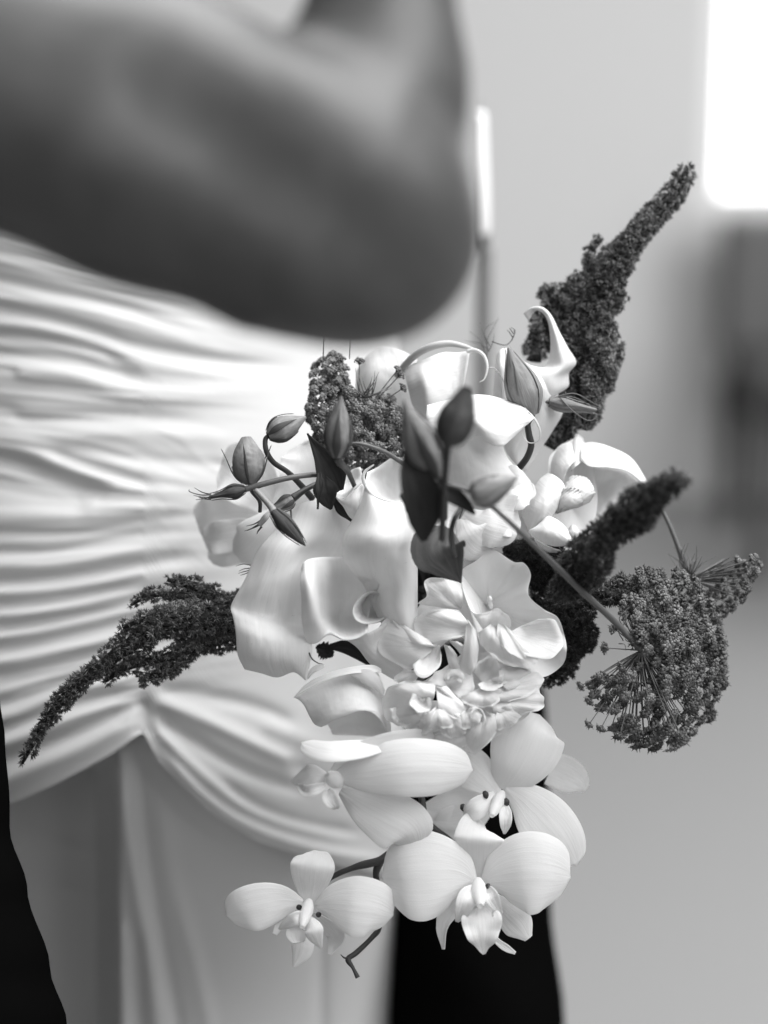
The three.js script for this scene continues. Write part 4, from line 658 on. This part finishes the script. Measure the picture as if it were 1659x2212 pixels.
{
  const t = budStem('slim dark bud with long whiskers pointing toward the ruched gown', zA([[780, 985, 2]])[0], zA([[1660, 830, -6], [1500, 830, -4], [1250, 865, 0], [1000, 925, 2], [770, 990, 2]]), [6, 6, 6, 6.5, 7], { tip: zA([[380, 1075, 2]])[0], r: 15, prof: slim, len: 0.95, wide: 0.5, off: 0.6, tone: M.budDark, stemMat: M.stemMid });
  for (const w of [[[400, 1048, 3], [280, 1050, 4], [165, 1015, 5], [158, 990, 6]], [[390, 1045, 1], [300, 1020, 0], [215, 970, -1]], [[390, 1085, 3], [300, 1075, 4], [205, 1055, 5]], [[420, 1055, 4], [330, 1090, 5], [230, 1102, 6]], [[400, 1100, 2], [330, 1095, 2], [260, 1075, 2]]]) part('whisker', stem(zA(w), [1.6, 1.2, 0.6], { nu: 20, ns: 5 }), M.stemDark, t);
}
budStem('long spent bud slanting down over the large creased calla', zA([[1090, 1230, 16]])[0], zA([[895, 1000, 6], [980, 1090, 10], [1060, 1180, 14], [1095, 1240, 16]]), [6, 6.5, 7.5, 9], { tip: zA([[1445, 1615, 18]])[0], r: 17, prof: [0.55, 0.8, 1, 0.95, 0.85, 0.65, 0.4, 0.05], len: 0.9, wide: 0.5, off: 0.3, stemMat: M.budPale, tone: M.budDark });
{
  const t = budStem('short bud cut to a ragged whiskered end, above the large creased calla', zA([[1300, 1090, -4]])[0], zA([[1640, 900, -16], [1500, 960, -12], [1400, 1020, -8], [1290, 1095, -4]]), [6, 6, 7, 10], { tip: zA([[1090, 1230, -2]])[0], r: 16, prof: [0.6, 0.9, 1, 0.95, 0.8, 0.7, 0.6, 0.5], len: 0.9, wide: 0.5, off: 0.3, tone: M.bud });
  part('spent_petals', [ribbon(zA([[1060, 1230, 4], [1000, 1300, 6], [930, 1390, 6]]), [4, 7, 5], { nu: 12, nv: 6, cup: 0.3 })], M.budPale, t);
  for (const w of [[[1040, 1240, 4], [960, 1320, 5], [880, 1370, 5], [790, 1395, 5]], [[1010, 1290, 4], [940, 1360, 5], [850, 1420, 5], [770, 1450, 4]], [[990, 1350, 4], [900, 1400, 4], [800, 1445, 3]], [[960, 1400, 4], [920, 1450, 4], [905, 1485, 4]], [[1280, 1220, 6], [1290, 1330, 8], [1310, 1400, 9]]]) part('whisker', stem(zA(w), [2.4, 1.6, 0.6], { nu: 18, ns: 5 }), M.stemDark, t);
}
budStem('soft pointed bud standing in front of the lace flower head', [728, 988, 38], [[770, 1060, -4], [752, 1020, 14], [735, 1000, 32], [728, 986, 38]], [5, 6, 8, 9], { tip: [737, 855, 46], r: 28, prof: longProf, len: 0.8, wide: 0.5, off: 0 });
budStem('long slanting blurred bud above the large dark leaf', [948, 1030, 88], [[962, 1120, 44], [962, 1080, 66], [957, 1045, 84], [947, 1026, 88]], [5, 5.5, 7, 9], { tip: [872, 864, 100], r: 36, prof: longProf, len: 0.85, wide: 0.5, off: 0, bend: -0.03 });
budStem('blurred dark bud upright on a straight stem in front of the folded calla', [966, 962, 116], [[955, 1166, 76], [958, 1080, 92], [963, 1010, 106], [967, 955, 116]], [7, 7, 7, 8], { tip: [1010, 838, 124], r: 34, prof: [0.3, 0.75, 0.95, 1, 0.95, 0.75, 0.55, 0.35], len: 0.8, wide: 0.5, off: 0, tone: M.budDark });
budStem('blurred leaning bud beside the long diagonal stem', [1022, 1074, 80], null, null, { tip: [1118, 1030, 86], r: 29, prof: [0.6, 0.95, 1, 0.95, 0.8, 0.6, 0.35, 0.08], len: 0.8, wide: 0.5, off: 0, tone: M.budPale, sepalMat: M.bud });
budStem('tall ribbed bud between the two horned callas', z2([[1070, 850, -12]])[0], z2([[1030, 930, -14], [1050, 890, -13], [1072, 845, -12]]), [5, 5, 6], { tip: z2([[890, 352, -10]])[0], r: 37, prof: longProf, len: 0.9, wide: 0.55, off: 0, tone: M.bud, sepalMat: M.bud });
{
  const t = budStem('slim bud lying sideways across the tall amaranth', z2([[1190, 752, -26]])[0], z2([[1060, 745, -24], [1120, 742, -25], [1195, 750, -26]]), [4, 4.5, 6], { tip: z2([[1540, 815, -28]])[0], r: 16, prof: [0.55, 0.9, 1, 0.85, 0.66, 0.52, 0.4, 0.26], len: 0.95, wide: 0.5, off: 0.5, tone: M.bud, stemMat: M.stemMid, sepalMat: M.bud });
  for (const y of [690, 720, 830]) part('whisker', stem(z2([[1260, 710, -22], [1380, y, -22], [1500, y + 60, -23], [1590, 800, -24]]), [1.6, 1.2, 0.5], { nu: 16, ns: 5 }), M.stemMid, t);
}
function leaf(label, spine, hw, o) { const t = thing('leaf', world(spine[0]), label, 'leaf', 'dark leaves among the flowers'); part('blade', ribbon(spine, hw, { nu: 34, nv: 12, rib: 0.05, ...o }), o.m || M.leaf, t); return t; }
leaf('black pointed leaf beside the lace flower head', [[735, 1060, -6], [716, 1020, -2], [692, 980, 0], [664, 936, 2]], [8, 32, 17, 0.5], { cup: 0.3 });
leaf('small dark leaf hanging over the top of the creased calla', [[690, 1022, 4], [690, 1050, 8], [688, 1075, 9], [686, 1100, 8]], [4, 9, 4, 1.5], { cup: 0.3 });
leaf('dark triangular leaf behind the hanging leaf', [[700, 1030, -2], [702, 1055, 2], [708, 1080, 2], [715, 1100, 0]], [6, 26, 18, 3], { cup: 0.2 });
leaf('dark leaf tucked between the pitcher calla and its cup', [[720, 1060, -16], [745, 1090, -14], [765, 1115, -12], [776, 1140, -12]], [6, 24, 16, 3], { cup: 0.2 });
leaf('large blurred dark leaf standing beside the pitcher-shaped calla', [[880, 970, 92], [897, 1040, 96], [913, 1100, 88], [916, 1168, 72]], [8, 36, 38, 6], { cup: 0.35, tilt: -0.3 });
leaf('curled leaf edge leaning on the pitcher-shaped calla', [[868, 1065, 66], [890, 1090, 72], [905, 1125, 70], [910, 1165, 62]], [8, 18, 16, 4], { cup: -0.4, m: M.budDark });
leaf('grey pointed leaf below the diagonal stem, above the toothed bloom', [[968, 1140, 22], [948, 1180, 28], [965, 1215, 28], [996, 1258, 22]], [10, 54, 56, 32, 1], { cup: 0.2, tilt: 0.2, m: M.budDark });
leaf('black leaf end below the creased calla', zD([[560, 120, -30], [800, 130, -28], [1000, 250, -28], [1150, 410, -30]]), [6, 16, 13, 2], { cup: 0.3 });
leaf('black tattered leaf scrap in the gap below the creased calla', zD([[380, 120, -32], [470, 160, -31], [540, 200, -31], [600, 250, -32]]), [3, 18, 17, 3], { cup: 0.3, jag: 0.2 });
leaf('blurred dark leaf crossing below the straight bud stem', [[935, 1040, 70], [965, 1060, 72], [1000, 1085, 70], [1025, 1110, 64]], [6, 18, 13, 3], { cup: 0.3, m: M.leaf });
{
  const t = thing('lace_flower_stalk', world([1380, 1400, 10]), 'long thin grey stem running diagonally down to the brown lace flower', 'stem', 'loose stems of the bouquet');
  part('stalk', stem([[925, 1036, 78], [965, 1046, 80], [1010, 1060, 80], [1060, 1092, 74], [1130, 1155, 62], [1200, 1222, 48], [1260, 1280, 34], [1330, 1345, 14], [1385, 1405, 4]], [3.5, 4, 4.5, 5, 5.5, 6, 7, 7, 6.5], { nu: 70, ns: 12 }), M.stemMid, t);
  const u = thing('lisianthus_stalk', world([790, 1000, 10]), 'thin arching stem looping in front of the lace flower', 'stem', 'loose stems of the bouquet');
  part('stalk', stem(z14([[560, 1420, -2], [600, 1260, 8], [680, 1190, 14], [800, 1175, 16], [950, 1215, 14], [1100, 1280, 10], [1290, 1400, 2]]), [5, 5, 4.5, 4, 4.5, 5, 5], { nu: 50 }), M.stemMid, u);
  const v = thing('lisianthus_stalk', world([980, 1150, 30]), 'short dark curved stem in front of the ruffled bloom', 'stem', 'loose stems of the bouquet');
  part('stalk', stem(zC([[530, 930, 56], [460, 1050, 58], [430, 1180, 54], [440, 1320, 46], [470, 1450, 34]]), [6, 6, 6, 6, 5], { nu: 40 }), M.stemDark, v);
}

// ---------------------------------------------------------------- amaranth: tufts of bracts on branching stems
function tuft(pos, col, idx, c, dir, r, tone, n) {
  for (let k = 0; k < n; k++) {
    const d = V3(rr(-1, 1), rr(-1, 1), rr(-1, 1)).normalize().multiplyScalar(1.25).add(dir).normalize(), L = r * rr(0.6, 1.35), w = r * rr(0.07, 0.12), t = tone * rr(0.3, 1.0) * (rnd() < 0.2 ? 2.6 : 1);
    const s = V3(rr(-1, 1), rr(-1, 1), rr(-1, 1)).cross(d).normalize(), q = d.clone().cross(s), o = pos.length / 3, b = c.clone().addScaledVector(d, r * 0.1), m = c.clone().addScaledVector(d, L * 0.55), e = c.clone().addScaledVector(d, L);
    for (const [p, f] of [[b, 0.5], [m, 1]]) for (const [x, y] of [[1, 0], [-0.5, 0.87], [-0.5, -0.87]]) { pos.push(p.x + (s.x * x + q.x * y) * w * f, p.y + (s.y * x + q.y * y) * w * f, p.z + (s.z * x + q.z * y) * w * f); col.push(t, t, t); }
    pos.push(e.x, e.y, e.z); col.push(t * 1.3, t * 1.3, t * 1.3);
    for (let i = 0; i < 3; i++) { const j = (i + 1) % 3; idx.push(o + i, o + j, o + 3 + j, o + i, o + 3 + j, o + 3 + i, o + 3 + i, o + 3 + j, o + 6); }
  }
}
function spray(t, branches) {
  for (const br of branches) {
    const [pts, radii0, o = {}] = br, radii = radii0.map((r) => r * 1.12), S = pts.map(Q), pos = [], col = [], idx = [], tone = (o.tone || 0.085) * 1.15;
    let L = 0; for (let i = 1; i <= 20; i++) L += curveAt(S, i / 20).distanceTo(curveAt(S, (i - 1) / 20));
    // small round clusters of bracts, packed over the branch with gaps between them
    const mean = radii.reduce((a, b) => a + b) / radii.length * K, tr = (o.tuft || 9) * 1.1 * K, N = Math.round((o.dens || 1) * 1.25 * L * mean * 6.28 / (tr * tr)), placed = [], top = Math.max(...radii) * K;
    for (let i = 0, tries = 0; i < N && tries < N * 14; tries++) {
      const u = rnd(), R = Math.max(0.4, crAt(radii, u)) * K; if (rnd() > R / top + 0.12) continue;
      const c = curveAt(S, u), T = curveAt(S, Math.min(1, u + 0.01)).sub(curveAt(S, Math.max(0, u - 0.01))).normalize(), a = rr(0, 6.2832), A = V3(0.2, 0.1, 1).cross(T).normalize(), B = T.clone().cross(A);
      const dir = A.multiplyScalar(Math.cos(a)).addScaledVector(B, Math.sin(a)).addScaledVector(T, 0.45).normalize(), d = R * rr(0.62, 1.0) * (0.85 + 0.25 * Math.sin(u * (o.lumps || 22) + a * 2));
      const at = c.addScaledVector(dir, d), r = tr * rr(0.7, 1.35); if (placed.some((q) => q.distanceToSquared(at) < (tr * 1.05) ** 2)) continue;
      placed.push(at); i++; tuft(pos, col, idx, at, dir, r, tone * rr(0.5, 1.6), 34);
    }
    const g = new THREE.BufferGeometry(); g.setAttribute('position', new THREE.Float32BufferAttribute(pos, 3)); g.setAttribute('color', new THREE.Float32BufferAttribute(col, 3)); g.setIndex(idx); g.computeVertexNormals();
    part('branch', stem(pts, radii.map((r) => Math.max(1.2, r * 0.5)), { nu: 20 }), M.leaf, t);
    part('florets', g, M.spike, t, { kind: 'stuff' });
  }
}
{
  const a = thing('amaranth_spray', world([510, 1320, -30]), 'dark branching amaranth spray drooping across the gown', 'flower', 'amaranth in the bouquet');
  spray(a, [
    [z11([[1640, 420, -30], [1350, 400, -22], [1050, 430, -16], [850, 560, -14], [650, 700, -14], [480, 830, -14], [330, 980, -16], [210, 1150, -18], [130, 1290, -20], [70, 1405, -22]]), [36, 42, 40, 31, 25, 21, 18, 14, 10, 5], { tuft: 10 }],
    [z11([[1640, 300, -34], [1450, 250, -28], [1280, 170, -24], [1080, 120, -22]]), [24, 22, 20, 8], { tuft: 9 }],
    [z11([[1500, 330, -30], [1300, 260, -24], [1100, 225, -20], [950, 230, -18], [825, 300, -18]]), [18, 16, 13, 12, 5], { tuft: 8 }],
    [z11([[1600, 480, -34], [1350, 560, -26], [1150, 640, -22], [950, 690, -20], [780, 740, -20], [650, 830, -22]]), [28, 28, 20, 15, 14, 7], { tuft: 9 }],
    [z11([[1250, 620, -28], [1130, 720, -26], [1010, 780, -26], [890, 830, -28]]), [16, 20, 18, 10], { tuft: 8, tone: 0.11 }],
    [z11([[1300, 380, -16], [1100, 360, -10], [950, 400, -10], [770, 450, -12]]), [20, 20, 18, 8], { tuft: 9, tone: 0.1 }],
  ]);
  const b = thing('amaranth_spray', world([1200, 950, -50]), 'tall upright amaranth spike rising past the elbow toward the window', 'flower', 'amaranth in the bouquet');
  spray(b, [
    [z10([[520, 2080, -60], [640, 1850, -58], [720, 1600, -56], [760, 1300, -54], [830, 1050, -54], [930, 850, -54], [1060, 680, -54], [1180, 540, -54], [1290, 410, -54], [1400, 290, -54], [1460, 190, -54], [1480, 115, -54]]), [28, 38, 42, 46, 50, 49, 42, 34, 27, 21, 16, 8], { tuft: 9, tone: 0.1, lumps: 9 }],
    [z10([[760, 1950, -50], [820, 1750, -46], [880, 1500, -46], [900, 1250, -46], [920, 1120, -48]]), [20, 32, 34, 26, 8], { tuft: 8, tone: 0.13 }],
    [z10([[930, 1700, -50], [960, 1560, -50], [1000, 1440, -50], [1010, 1360, -50]]), [8, 10, 11, 6], { tuft: 8, tone: 0.11 }],
    [z10([[420, 1480, -62], [440, 1320, -60], [500, 1160, -60], [540, 1030, -60], [500, 950, -60]]), [26, 26, 26, 26, 10], { tuft: 9, tone: 0.12 }],
    [z10([[860, 960, -58], [790, 820, -58], [800, 720, -58], [870, 610, -58]]), [9, 10, 11, 8], { tuft: 7, tone: 0.12 }],
    [z10([[860, 1200, -52], [960, 1110, -50], [1020, 1040, -50], [1040, 980, -50]]), [14, 15, 13, 6], { tuft: 8, tone: 0.11 }],
    [z10([[640, 1180, -56], [600, 1040, -56], [690, 920, -56], [720, 860, -56]]), [22, 24, 14, 6], { tuft: 8, tone: 0.1 }],
    [z10([[700, 1650, -58], [620, 1400, -58], [600, 1200, -58], [680, 1000, -58]]), [30, 30, 28, 20], { tuft: 9, tone: 0.06 }],
  ]);
  const c = thing('amaranth_spray', world([1250, 1250, 20]), 'blurred dark finger of amaranth pointing up beside the brown lace flower', 'flower', 'amaranth in the bouquet');
  spray(c, [[[[1215, 1290, 20], [1262, 1220, 36], [1310, 1165, 54], [1365, 1110, 70], [1420, 1065, 84], [1462, 1032, 96]], [34, 44, 42, 36, 31, 17], { tuft: 11, tone: 0.06, dens: 1.9, lumps: 14 }]]);
  const d = thing('amaranth_spray', world([1200, 1400, -40]), 'dense dark amaranth mass behind the large ruffled bloom', 'flower', 'amaranth in the bouquet');
  spray(d, [
    [[[1090, 1180, -34], [1150, 1220, -32], [1205, 1290, -30], [1235, 1360, -30], [1225, 1420, -34], [1180, 1478, -38]], [20, 46, 52, 48, 34, 8], { tuft: 8, tone: 0.035 }],
    [[[1180, 1270, -20], [1250, 1300, -16], [1300, 1285, -14], [1345, 1255, -16]], [30, 34, 24, 14], { tuft: 8, tone: 0.05 }],
    [[[1120, 1180, -24], [1180, 1195, -16], [1230, 1220, -12], [1260, 1250, -8]], [16, 24, 30, 24], { tuft: 8, tone: 0.04 }],
    [[[1290, 1280, -10], [1340, 1290, -8], [1380, 1285, -8], [1420, 1290, -10]], [16, 20, 14, 8], { tuft: 8, tone: 0.05 }],
  ]);
}

// ---------------------------------------------------------------- lace flower heads
const ico = new THREE.IcosahedronGeometry(1, 1), icoPos = mergeVertices(new THREE.BufferGeometry().setAttribute('position', ico.getAttribute('position').clone()));
function umbellet(t, root, at, dir, R, n, o) {          // at, dir in the lens frame; R in photo pixels
  const pos = [], col = [], idx = [], A = V3(0.3, 0.8, 0.2).cross(dir).normalize(), B = dir.clone().cross(A), ip = icoPos.getAttribute('position'), ii = icoPos.index;
  const wires = [];
  for (let k = 0; k < n; k++) {
    const f = Math.sqrt((k + 0.5) / n), a = k * 2.39996 + rr(-0.3, 0.3), d = A.clone().multiplyScalar(Math.cos(a) * f).addScaledVector(B, Math.sin(a) * f).addScaledVector(dir, Math.sqrt(1.05 - f * f) * 0.75);
    const c = at.clone().addScaledVector(d, R * K * rr(0.9, 1.08)), r = o.ball * K * rr(0.75, 1.2), tone = o.tone * rr(0.5, 1.55), b0 = pos.length / 3;
    const sq = V3(rr(0.8, 1.2), rr(0.8, 1.2), rr(0.8, 1.2));
    for (let i = 0; i < ip.count; i++) { pos.push(c.x + ip.getX(i) * r * sq.x, c.y + ip.getY(i) * r * sq.y, c.z + ip.getZ(i) * r * sq.z); col.push(tone, tone, tone); }
    for (let i = 0; i < ii.count; i++) idx.push(b0 + ii.getX(i));
    if (o.hair && k % 2 === 0) tuft(pos, col, idx, c, d.clone().normalize(), r * 2.6, o.tone * 0.5, 2);
    // pedicel
    const w = 0.45 * K, e = d.clone().normalize(), s = V3(0.4, 0.3, 0.9).cross(e).normalize(), q = e.cross(s), p0 = pos.length / 3, base = at.clone().addScaledVector(dir, -R * K * 0.35);
    for (const p of [base, c]) for (const [x, y] of [[1, 0], [-0.5, 0.87], [-0.5, -0.87]]) { pos.push(p.x + (s.x * x + q.x * y) * w, p.y + (s.y * x + q.y * y) * w, p.z + (s.z * x + q.z * y) * w); const tt = o.tone * 0.8; col.push(tt, tt, tt); }
    for (let i = 0; i < 3; i++) { const j = (i + 1) % 3; idx.push(p0 + i, p0 + j, p0 + 3 + j, p0 + i, p0 + 3 + j, p0 + 3 + i); }
  }
  const g = new THREE.BufferGeometry(); g.setAttribute('position', new THREE.Float32BufferAttribute(pos, 3)); g.setAttribute('color', new THREE.Float32BufferAttribute(col, 3)); g.setIndex(idx); g.computeVertexNormals();
  part('umbellet', g, M.ball, t);
  if (root) { // ray
    const base = at.clone().addScaledVector(dir, -R * K * 0.35), m = root.clone().lerp(base, 0.55).addScaledVector(dir, -R * K * 0.3), toPx = (p) => { const z = p.z * 1000, s = (DIST - p.z) / DIST; return [p.x / K / s + 829.5, 1106 - p.y / K / s, z]; };
    part('ray', stem([toPx(root), toPx(m), toPx(base)], [1.7, 1.4, 1.1], { nu: 8, ns: 5 }), o.rayMat || M.stemMid, t);
  }
}
{ // head in front of the gown, below the elbow
  const t = thing('lace_flower', world([790, 980, -30]), 'brown lace flower head below the elbow, in front of the bright gown', 'flower', 'lace flowers in the bouquet'), root = Q([775, 905, -34]);
  const spots = [], hull = [[690, 775], [728, 765], [745, 800], [755, 845], [780, 855], [850, 862], [872, 900], [876, 960], [862, 1000], [800, 1022], [745, 1015], [705, 985], [684, 945], [668, 900], [672, 850], [680, 800]];
  const inside = (x, y) => { let k = false; for (let i = 0, j = hull.length - 1; i < hull.length; j = i++) { const [a, b] = hull[i], [c, e] = hull[j]; if ((b > y) !== (e > y) && x < (c - a) * (y - b) / (e - b) + a) k = !k; } return k; };
  for (let i = 0; i < 5000 && spots.length < 160; i++) { const x = rr(660, 880), y = rr(760, 1024); if (!inside(x, y) || (x > 685 && x < 712 && y > 862 && y < 884) || spots.some(([a, b]) => (a - x) ** 2 + (b - y) ** 2 < 125)) continue; spots.push([x, y, rr(10, 14)]); }
  for (const [x, y, r] of spots) { const at = Q([x, y, -30 + rr(-4, 8) - 0.0006 * ((x - 775) ** 2 + (y - 905) ** 2)]), dir = at.clone().sub(root).multiplyScalar(1.1).add(V3(0, 0, 0.02)).normalize(); umbellet(t, root, at, dir, r, 30, { ball: 3.3, tone: 0.15 }); }
  for (const [x, y, r] of [[738, 780, 11], [776, 784, 12], [862, 812, 12], [868, 840, 11], [858, 800, 9]]) { const at = Q([x, y, -26]), dir = at.clone().sub(root).normalize(); umbellet(t, root, at, dir, r, 26, { ball: 2.4, tone: 0.1, hair: true }); }
  for (let k = 0; k < 16; k++) { const a = rr(-2.7, -0.3), L = rr(50, 95), x = 790 + rr(-14, 14), y = 860; part('bract', stem([[x, y, -24], [x + Math.cos(a) * L * 0.5, y + Math.sin(a) * L * 0.4, -20], [x + Math.cos(a) * L * 0.8, y + Math.sin(a) * L * 0.7 - 4, -22]], [1.5, 1.1, 0.4], { nu: 8, ns: 5 }), M.stemMid, t); }
  part('stem', stem([[775, 905, -36], [785, 1000, -50], [800, 1100, -60]], [4, 4.5, 5]), M.stemDark, t);
  for (const x of [699, 756]) part('stem', stem([[x + 1, 716, -20], [x, 748, -22], [x - 1, 775, -24]], [1.1, 1.1, 1], { nu: 8 }), M.stemDark, t);
}
{ // big head at the side, seen half from behind
  const t = thing('lace_flower', world([1420, 1410, -20]), 'large brown lace flower head hanging out over the pale floor', 'flower', 'lace flowers in the bouquet'), root = Q([1385, 1405, 0]);
  const ell = [];
  for (let i = 0; i < 6000 && ell.length < 190; i++) {
    const x = rr(1262, 1560), y = rr(1240, 1612), e = ((x - 1418) / 148) ** 2 + ((y - 1420) / 192) ** 2, cut = (x - 1275) * 0.62 + (1420 - y);
    if (e > 1 || (x < 1370 && y < 1460 && y > 1330) || (x < 1345 && y < 1335) || (x > 1500 && y > 1560) || (x < 1300 && y > 1590)) continue;
    if (fbm(x / 26 + 5, y / 26) < 0.36 || (x < 1400 && y > 1450 && fbm(x / 15, y / 15 + 4) < 0.5)) continue;
    if (ell.some(([a, b]) => (a - x) ** 2 + (b - y) ** 2 < 15.5 * 15.5)) continue; ell.push([x, y]);
  }
  for (const [x, y] of ell) { const e = ((x - 1418) / 160) ** 2 + ((y - 1420) / 200) ** 2, at = Q([x, y, 26 * (1 - e) - 22 + rr(-7, 7) + 0.10 * (1430 - x)]), dir = at.clone().sub(root).multiplyScalar(8).add(V3(0.25, -0.1, 0.35)).normalize(); umbellet(t, root, at, dir, rr(12, 19), 30, { ball: 3.7, tone: rr(0.04, 0.15), hair: true }); }
  for (const [x, y, r] of [[1258, 1480, 11], [1276, 1512, 11], [1274, 1562, 9], [1300, 1570, 11], [1345, 1440, 12], [1300, 1465, 11], [1455, 1580, 11], [1472, 1590, 9], [1340, 1585, 12], [1330, 1360, 13], [1310, 1400, 12]]) { const at = Q([x, y, 8]), dir = at.clone().sub(root).normalize(); umbellet(t, root, at, dir, r, 24, { ball: 2.8, tone: 0.1, hair: true }); }
  for (let k = 0; k < 14; k++) { const x = 1345 + rr(-10, 45), y = 1365 + rr(-15, 35), a = rr(-2.6, 0.3), L = rr(20, 50); part('bract', stem([[x, y, 6], [x + Math.cos(a) * L * 0.6, y + Math.sin(a) * L * 0.5, 10], [x + Math.cos(a + 0.6) * L, y + Math.sin(a + 0.6) * L, 8]], [1.3, 0.9, 0.4], { nu: 8, ns: 5 }), M.stemMid, t); }
}
{ // small head seen edge on at the far side
  const t = thing('lace_flower', world([1490, 1250, -30]), 'small lace flower head seen edge on with a fringe of fine bracts', 'flower', 'lace flowers in the bouquet'), root = Q([1488, 1252, -36]);
  for (const [x, y, r] of [[1590, 1212, 12], [1622, 1210, 11], [1638, 1222, 9], [1612, 1235, 13], [1600, 1260, 15], [1588, 1282, 14], [1570, 1300, 14], [1550, 1312, 13], [1530, 1300, 14], [1580, 1262, 13], [1560, 1280, 14], [1540, 1290, 13], [1620, 1248, 11], [1632, 1235, 11], [1605, 1222, 12], [1595, 1240, 12], [1575, 1240, 12], [1610, 1270, 13], [1600, 1292, 12], [1580, 1310, 12], [1562, 1322, 12], [1545, 1330, 11], [1520, 1320, 13], [1545, 1270, 13], [1525, 1280, 13], [1560, 1255, 12], [1510, 1300, 13], [1590, 1225, 12], [1630, 1206, 9]]) { const at = Q([x, y, -34 + rr(-12, 12)]), dir = at.clone().sub(root).normalize(); umbellet(t, root, at, dir, r, 28, { ball: 3.3, tone: rr(0.08, 0.15), hair: true }); }
  for (let k = 0; k < 34; k++) { const a = rr(-0.75, 0.05), L = rr(70, 120); part('ray', stem([[1488, 1252, -36], [1488 + Math.cos(a) * L * 0.5, 1252 + Math.sin(a) * L * 0.3, -36 + rr(-6, 6)], [1488 + Math.cos(a) * L, 1250 + Math.sin(a) * L * 0.6, -36 + rr(-12, 12)]], [1.5, 1.3, 1.1], { nu: 8, ns: 5 }), M.stemMid, t); }
  for (let k = 0; k < 38; k++) { const a = rr(-2.5, -0.35), L = rr(34, 74), b = rr(-0.5, 0.9); part('bract', stem([[1490, 1248, -36], [1490 + Math.cos(a) * L * 0.55, 1246 + Math.sin(a) * L * 0.55, -36 + rr(-8, 8)], [1490 + Math.cos(a + b * 0.5) * L * 1.1, 1246 + Math.sin(a + b * 0.5) * L, -36 + rr(-14, 14)]], [1.3, 0.9, 0.35], { nu: 8, ns: 4 }), M.stemMid, t); }
}
{ // wisps
  const wisp = (label, list, m) => { const t = thing('fine_foliage', world(list[0][0]), label, 'foliage', 'wisps of fine foliage'); for (const w of list) part('frond', stem(w, [1.3, 1.0, 0.4], { nu: 14, ns: 5 }), m, t); };
  wisp('faint feathery wisps between the elbow and the horned calla', [
    z2([[740, 420, -60], [700, 330, -62], [650, 270, -64], [600, 230, -66]]), z2([[740, 400, -60], [740, 300, -62], [770, 230, -64], [820, 130, -66]]), z2([[750, 380, -60], [720, 260, -62], [740, 200, -64], [800, 160, -64]]), z2([[740, 360, -60], [690, 320, -62], [620, 310, -64], [570, 300, -66]]), z2([[760, 340, -60], [700, 220, -62], [670, 160, -64]]), z2([[750, 380, -60], [780, 310, -60], [790, 250, -62]]),
  ], M.stemMid);
  wisp('tiny dark curled tendril above the tall ribbed bud', [z2([[770, 305, -36], [840, 330, -36], [890, 325, -36], [935, 260, -36], [930, 210, -36]]), z2([[925, 280, -36], [900, 240, -36], [880, 220, -36]]), z2([[930, 250, -36], [905, 215, -36], [900, 205, -36]]), z2([[915, 300, -36], [940, 230, -36], [910, 200, -36]])], M.stemDark);
  wisp('tiny whiskers peeping out beside the large creased calla', [zA([[850, 1832, -14], [760, 1815, -12], [672, 1838, -12]]), zA([[840, 1860, -14], [760, 1870, -12], [705, 1895, -12]]), zA([[840, 1880, -14], [760, 1900, -12], [698, 1918, -12]]), zA([[830, 1900, -14], [770, 1925, -12], [720, 1940, -12]])], M.stemDark);
  wisp('hair-thin tendril hooked between the two horned callas', [z2([[750, 500, -18], [790, 505, -18], [840, 570, -18], [890, 680, -18], [905, 740, -18]])], M.stemPale);
}
{ // the bundle of stalks that carries the flowers, hidden behind them
  const t = thing('stem_bundle', world([950, 1260, -70]), 'bound bundle of green stalks behind the flowers', 'stem');
  for (let k = 0; k < 12; k++) { const a = k * 2.4, r = 5 * Math.sqrt(k); part('stalk', stem([[940 + Math.cos(a) * r * 9, 1180 + Math.sin(a) * r * 8, -46], [935 + Math.cos(a) * r * 3, 1250 + Math.sin(a) * r * 3, -80], [925 + Math.cos(a) * r * 2, 1300 + Math.sin(a) * r * 2, -120], [915 + Math.cos(a) * r * 2, 1340 + Math.sin(a) * r * 2, -165]], [11, 12, 12, 12], { nu: 14 }), M.leaf, t); }
}

renderer.render(scene, camera);
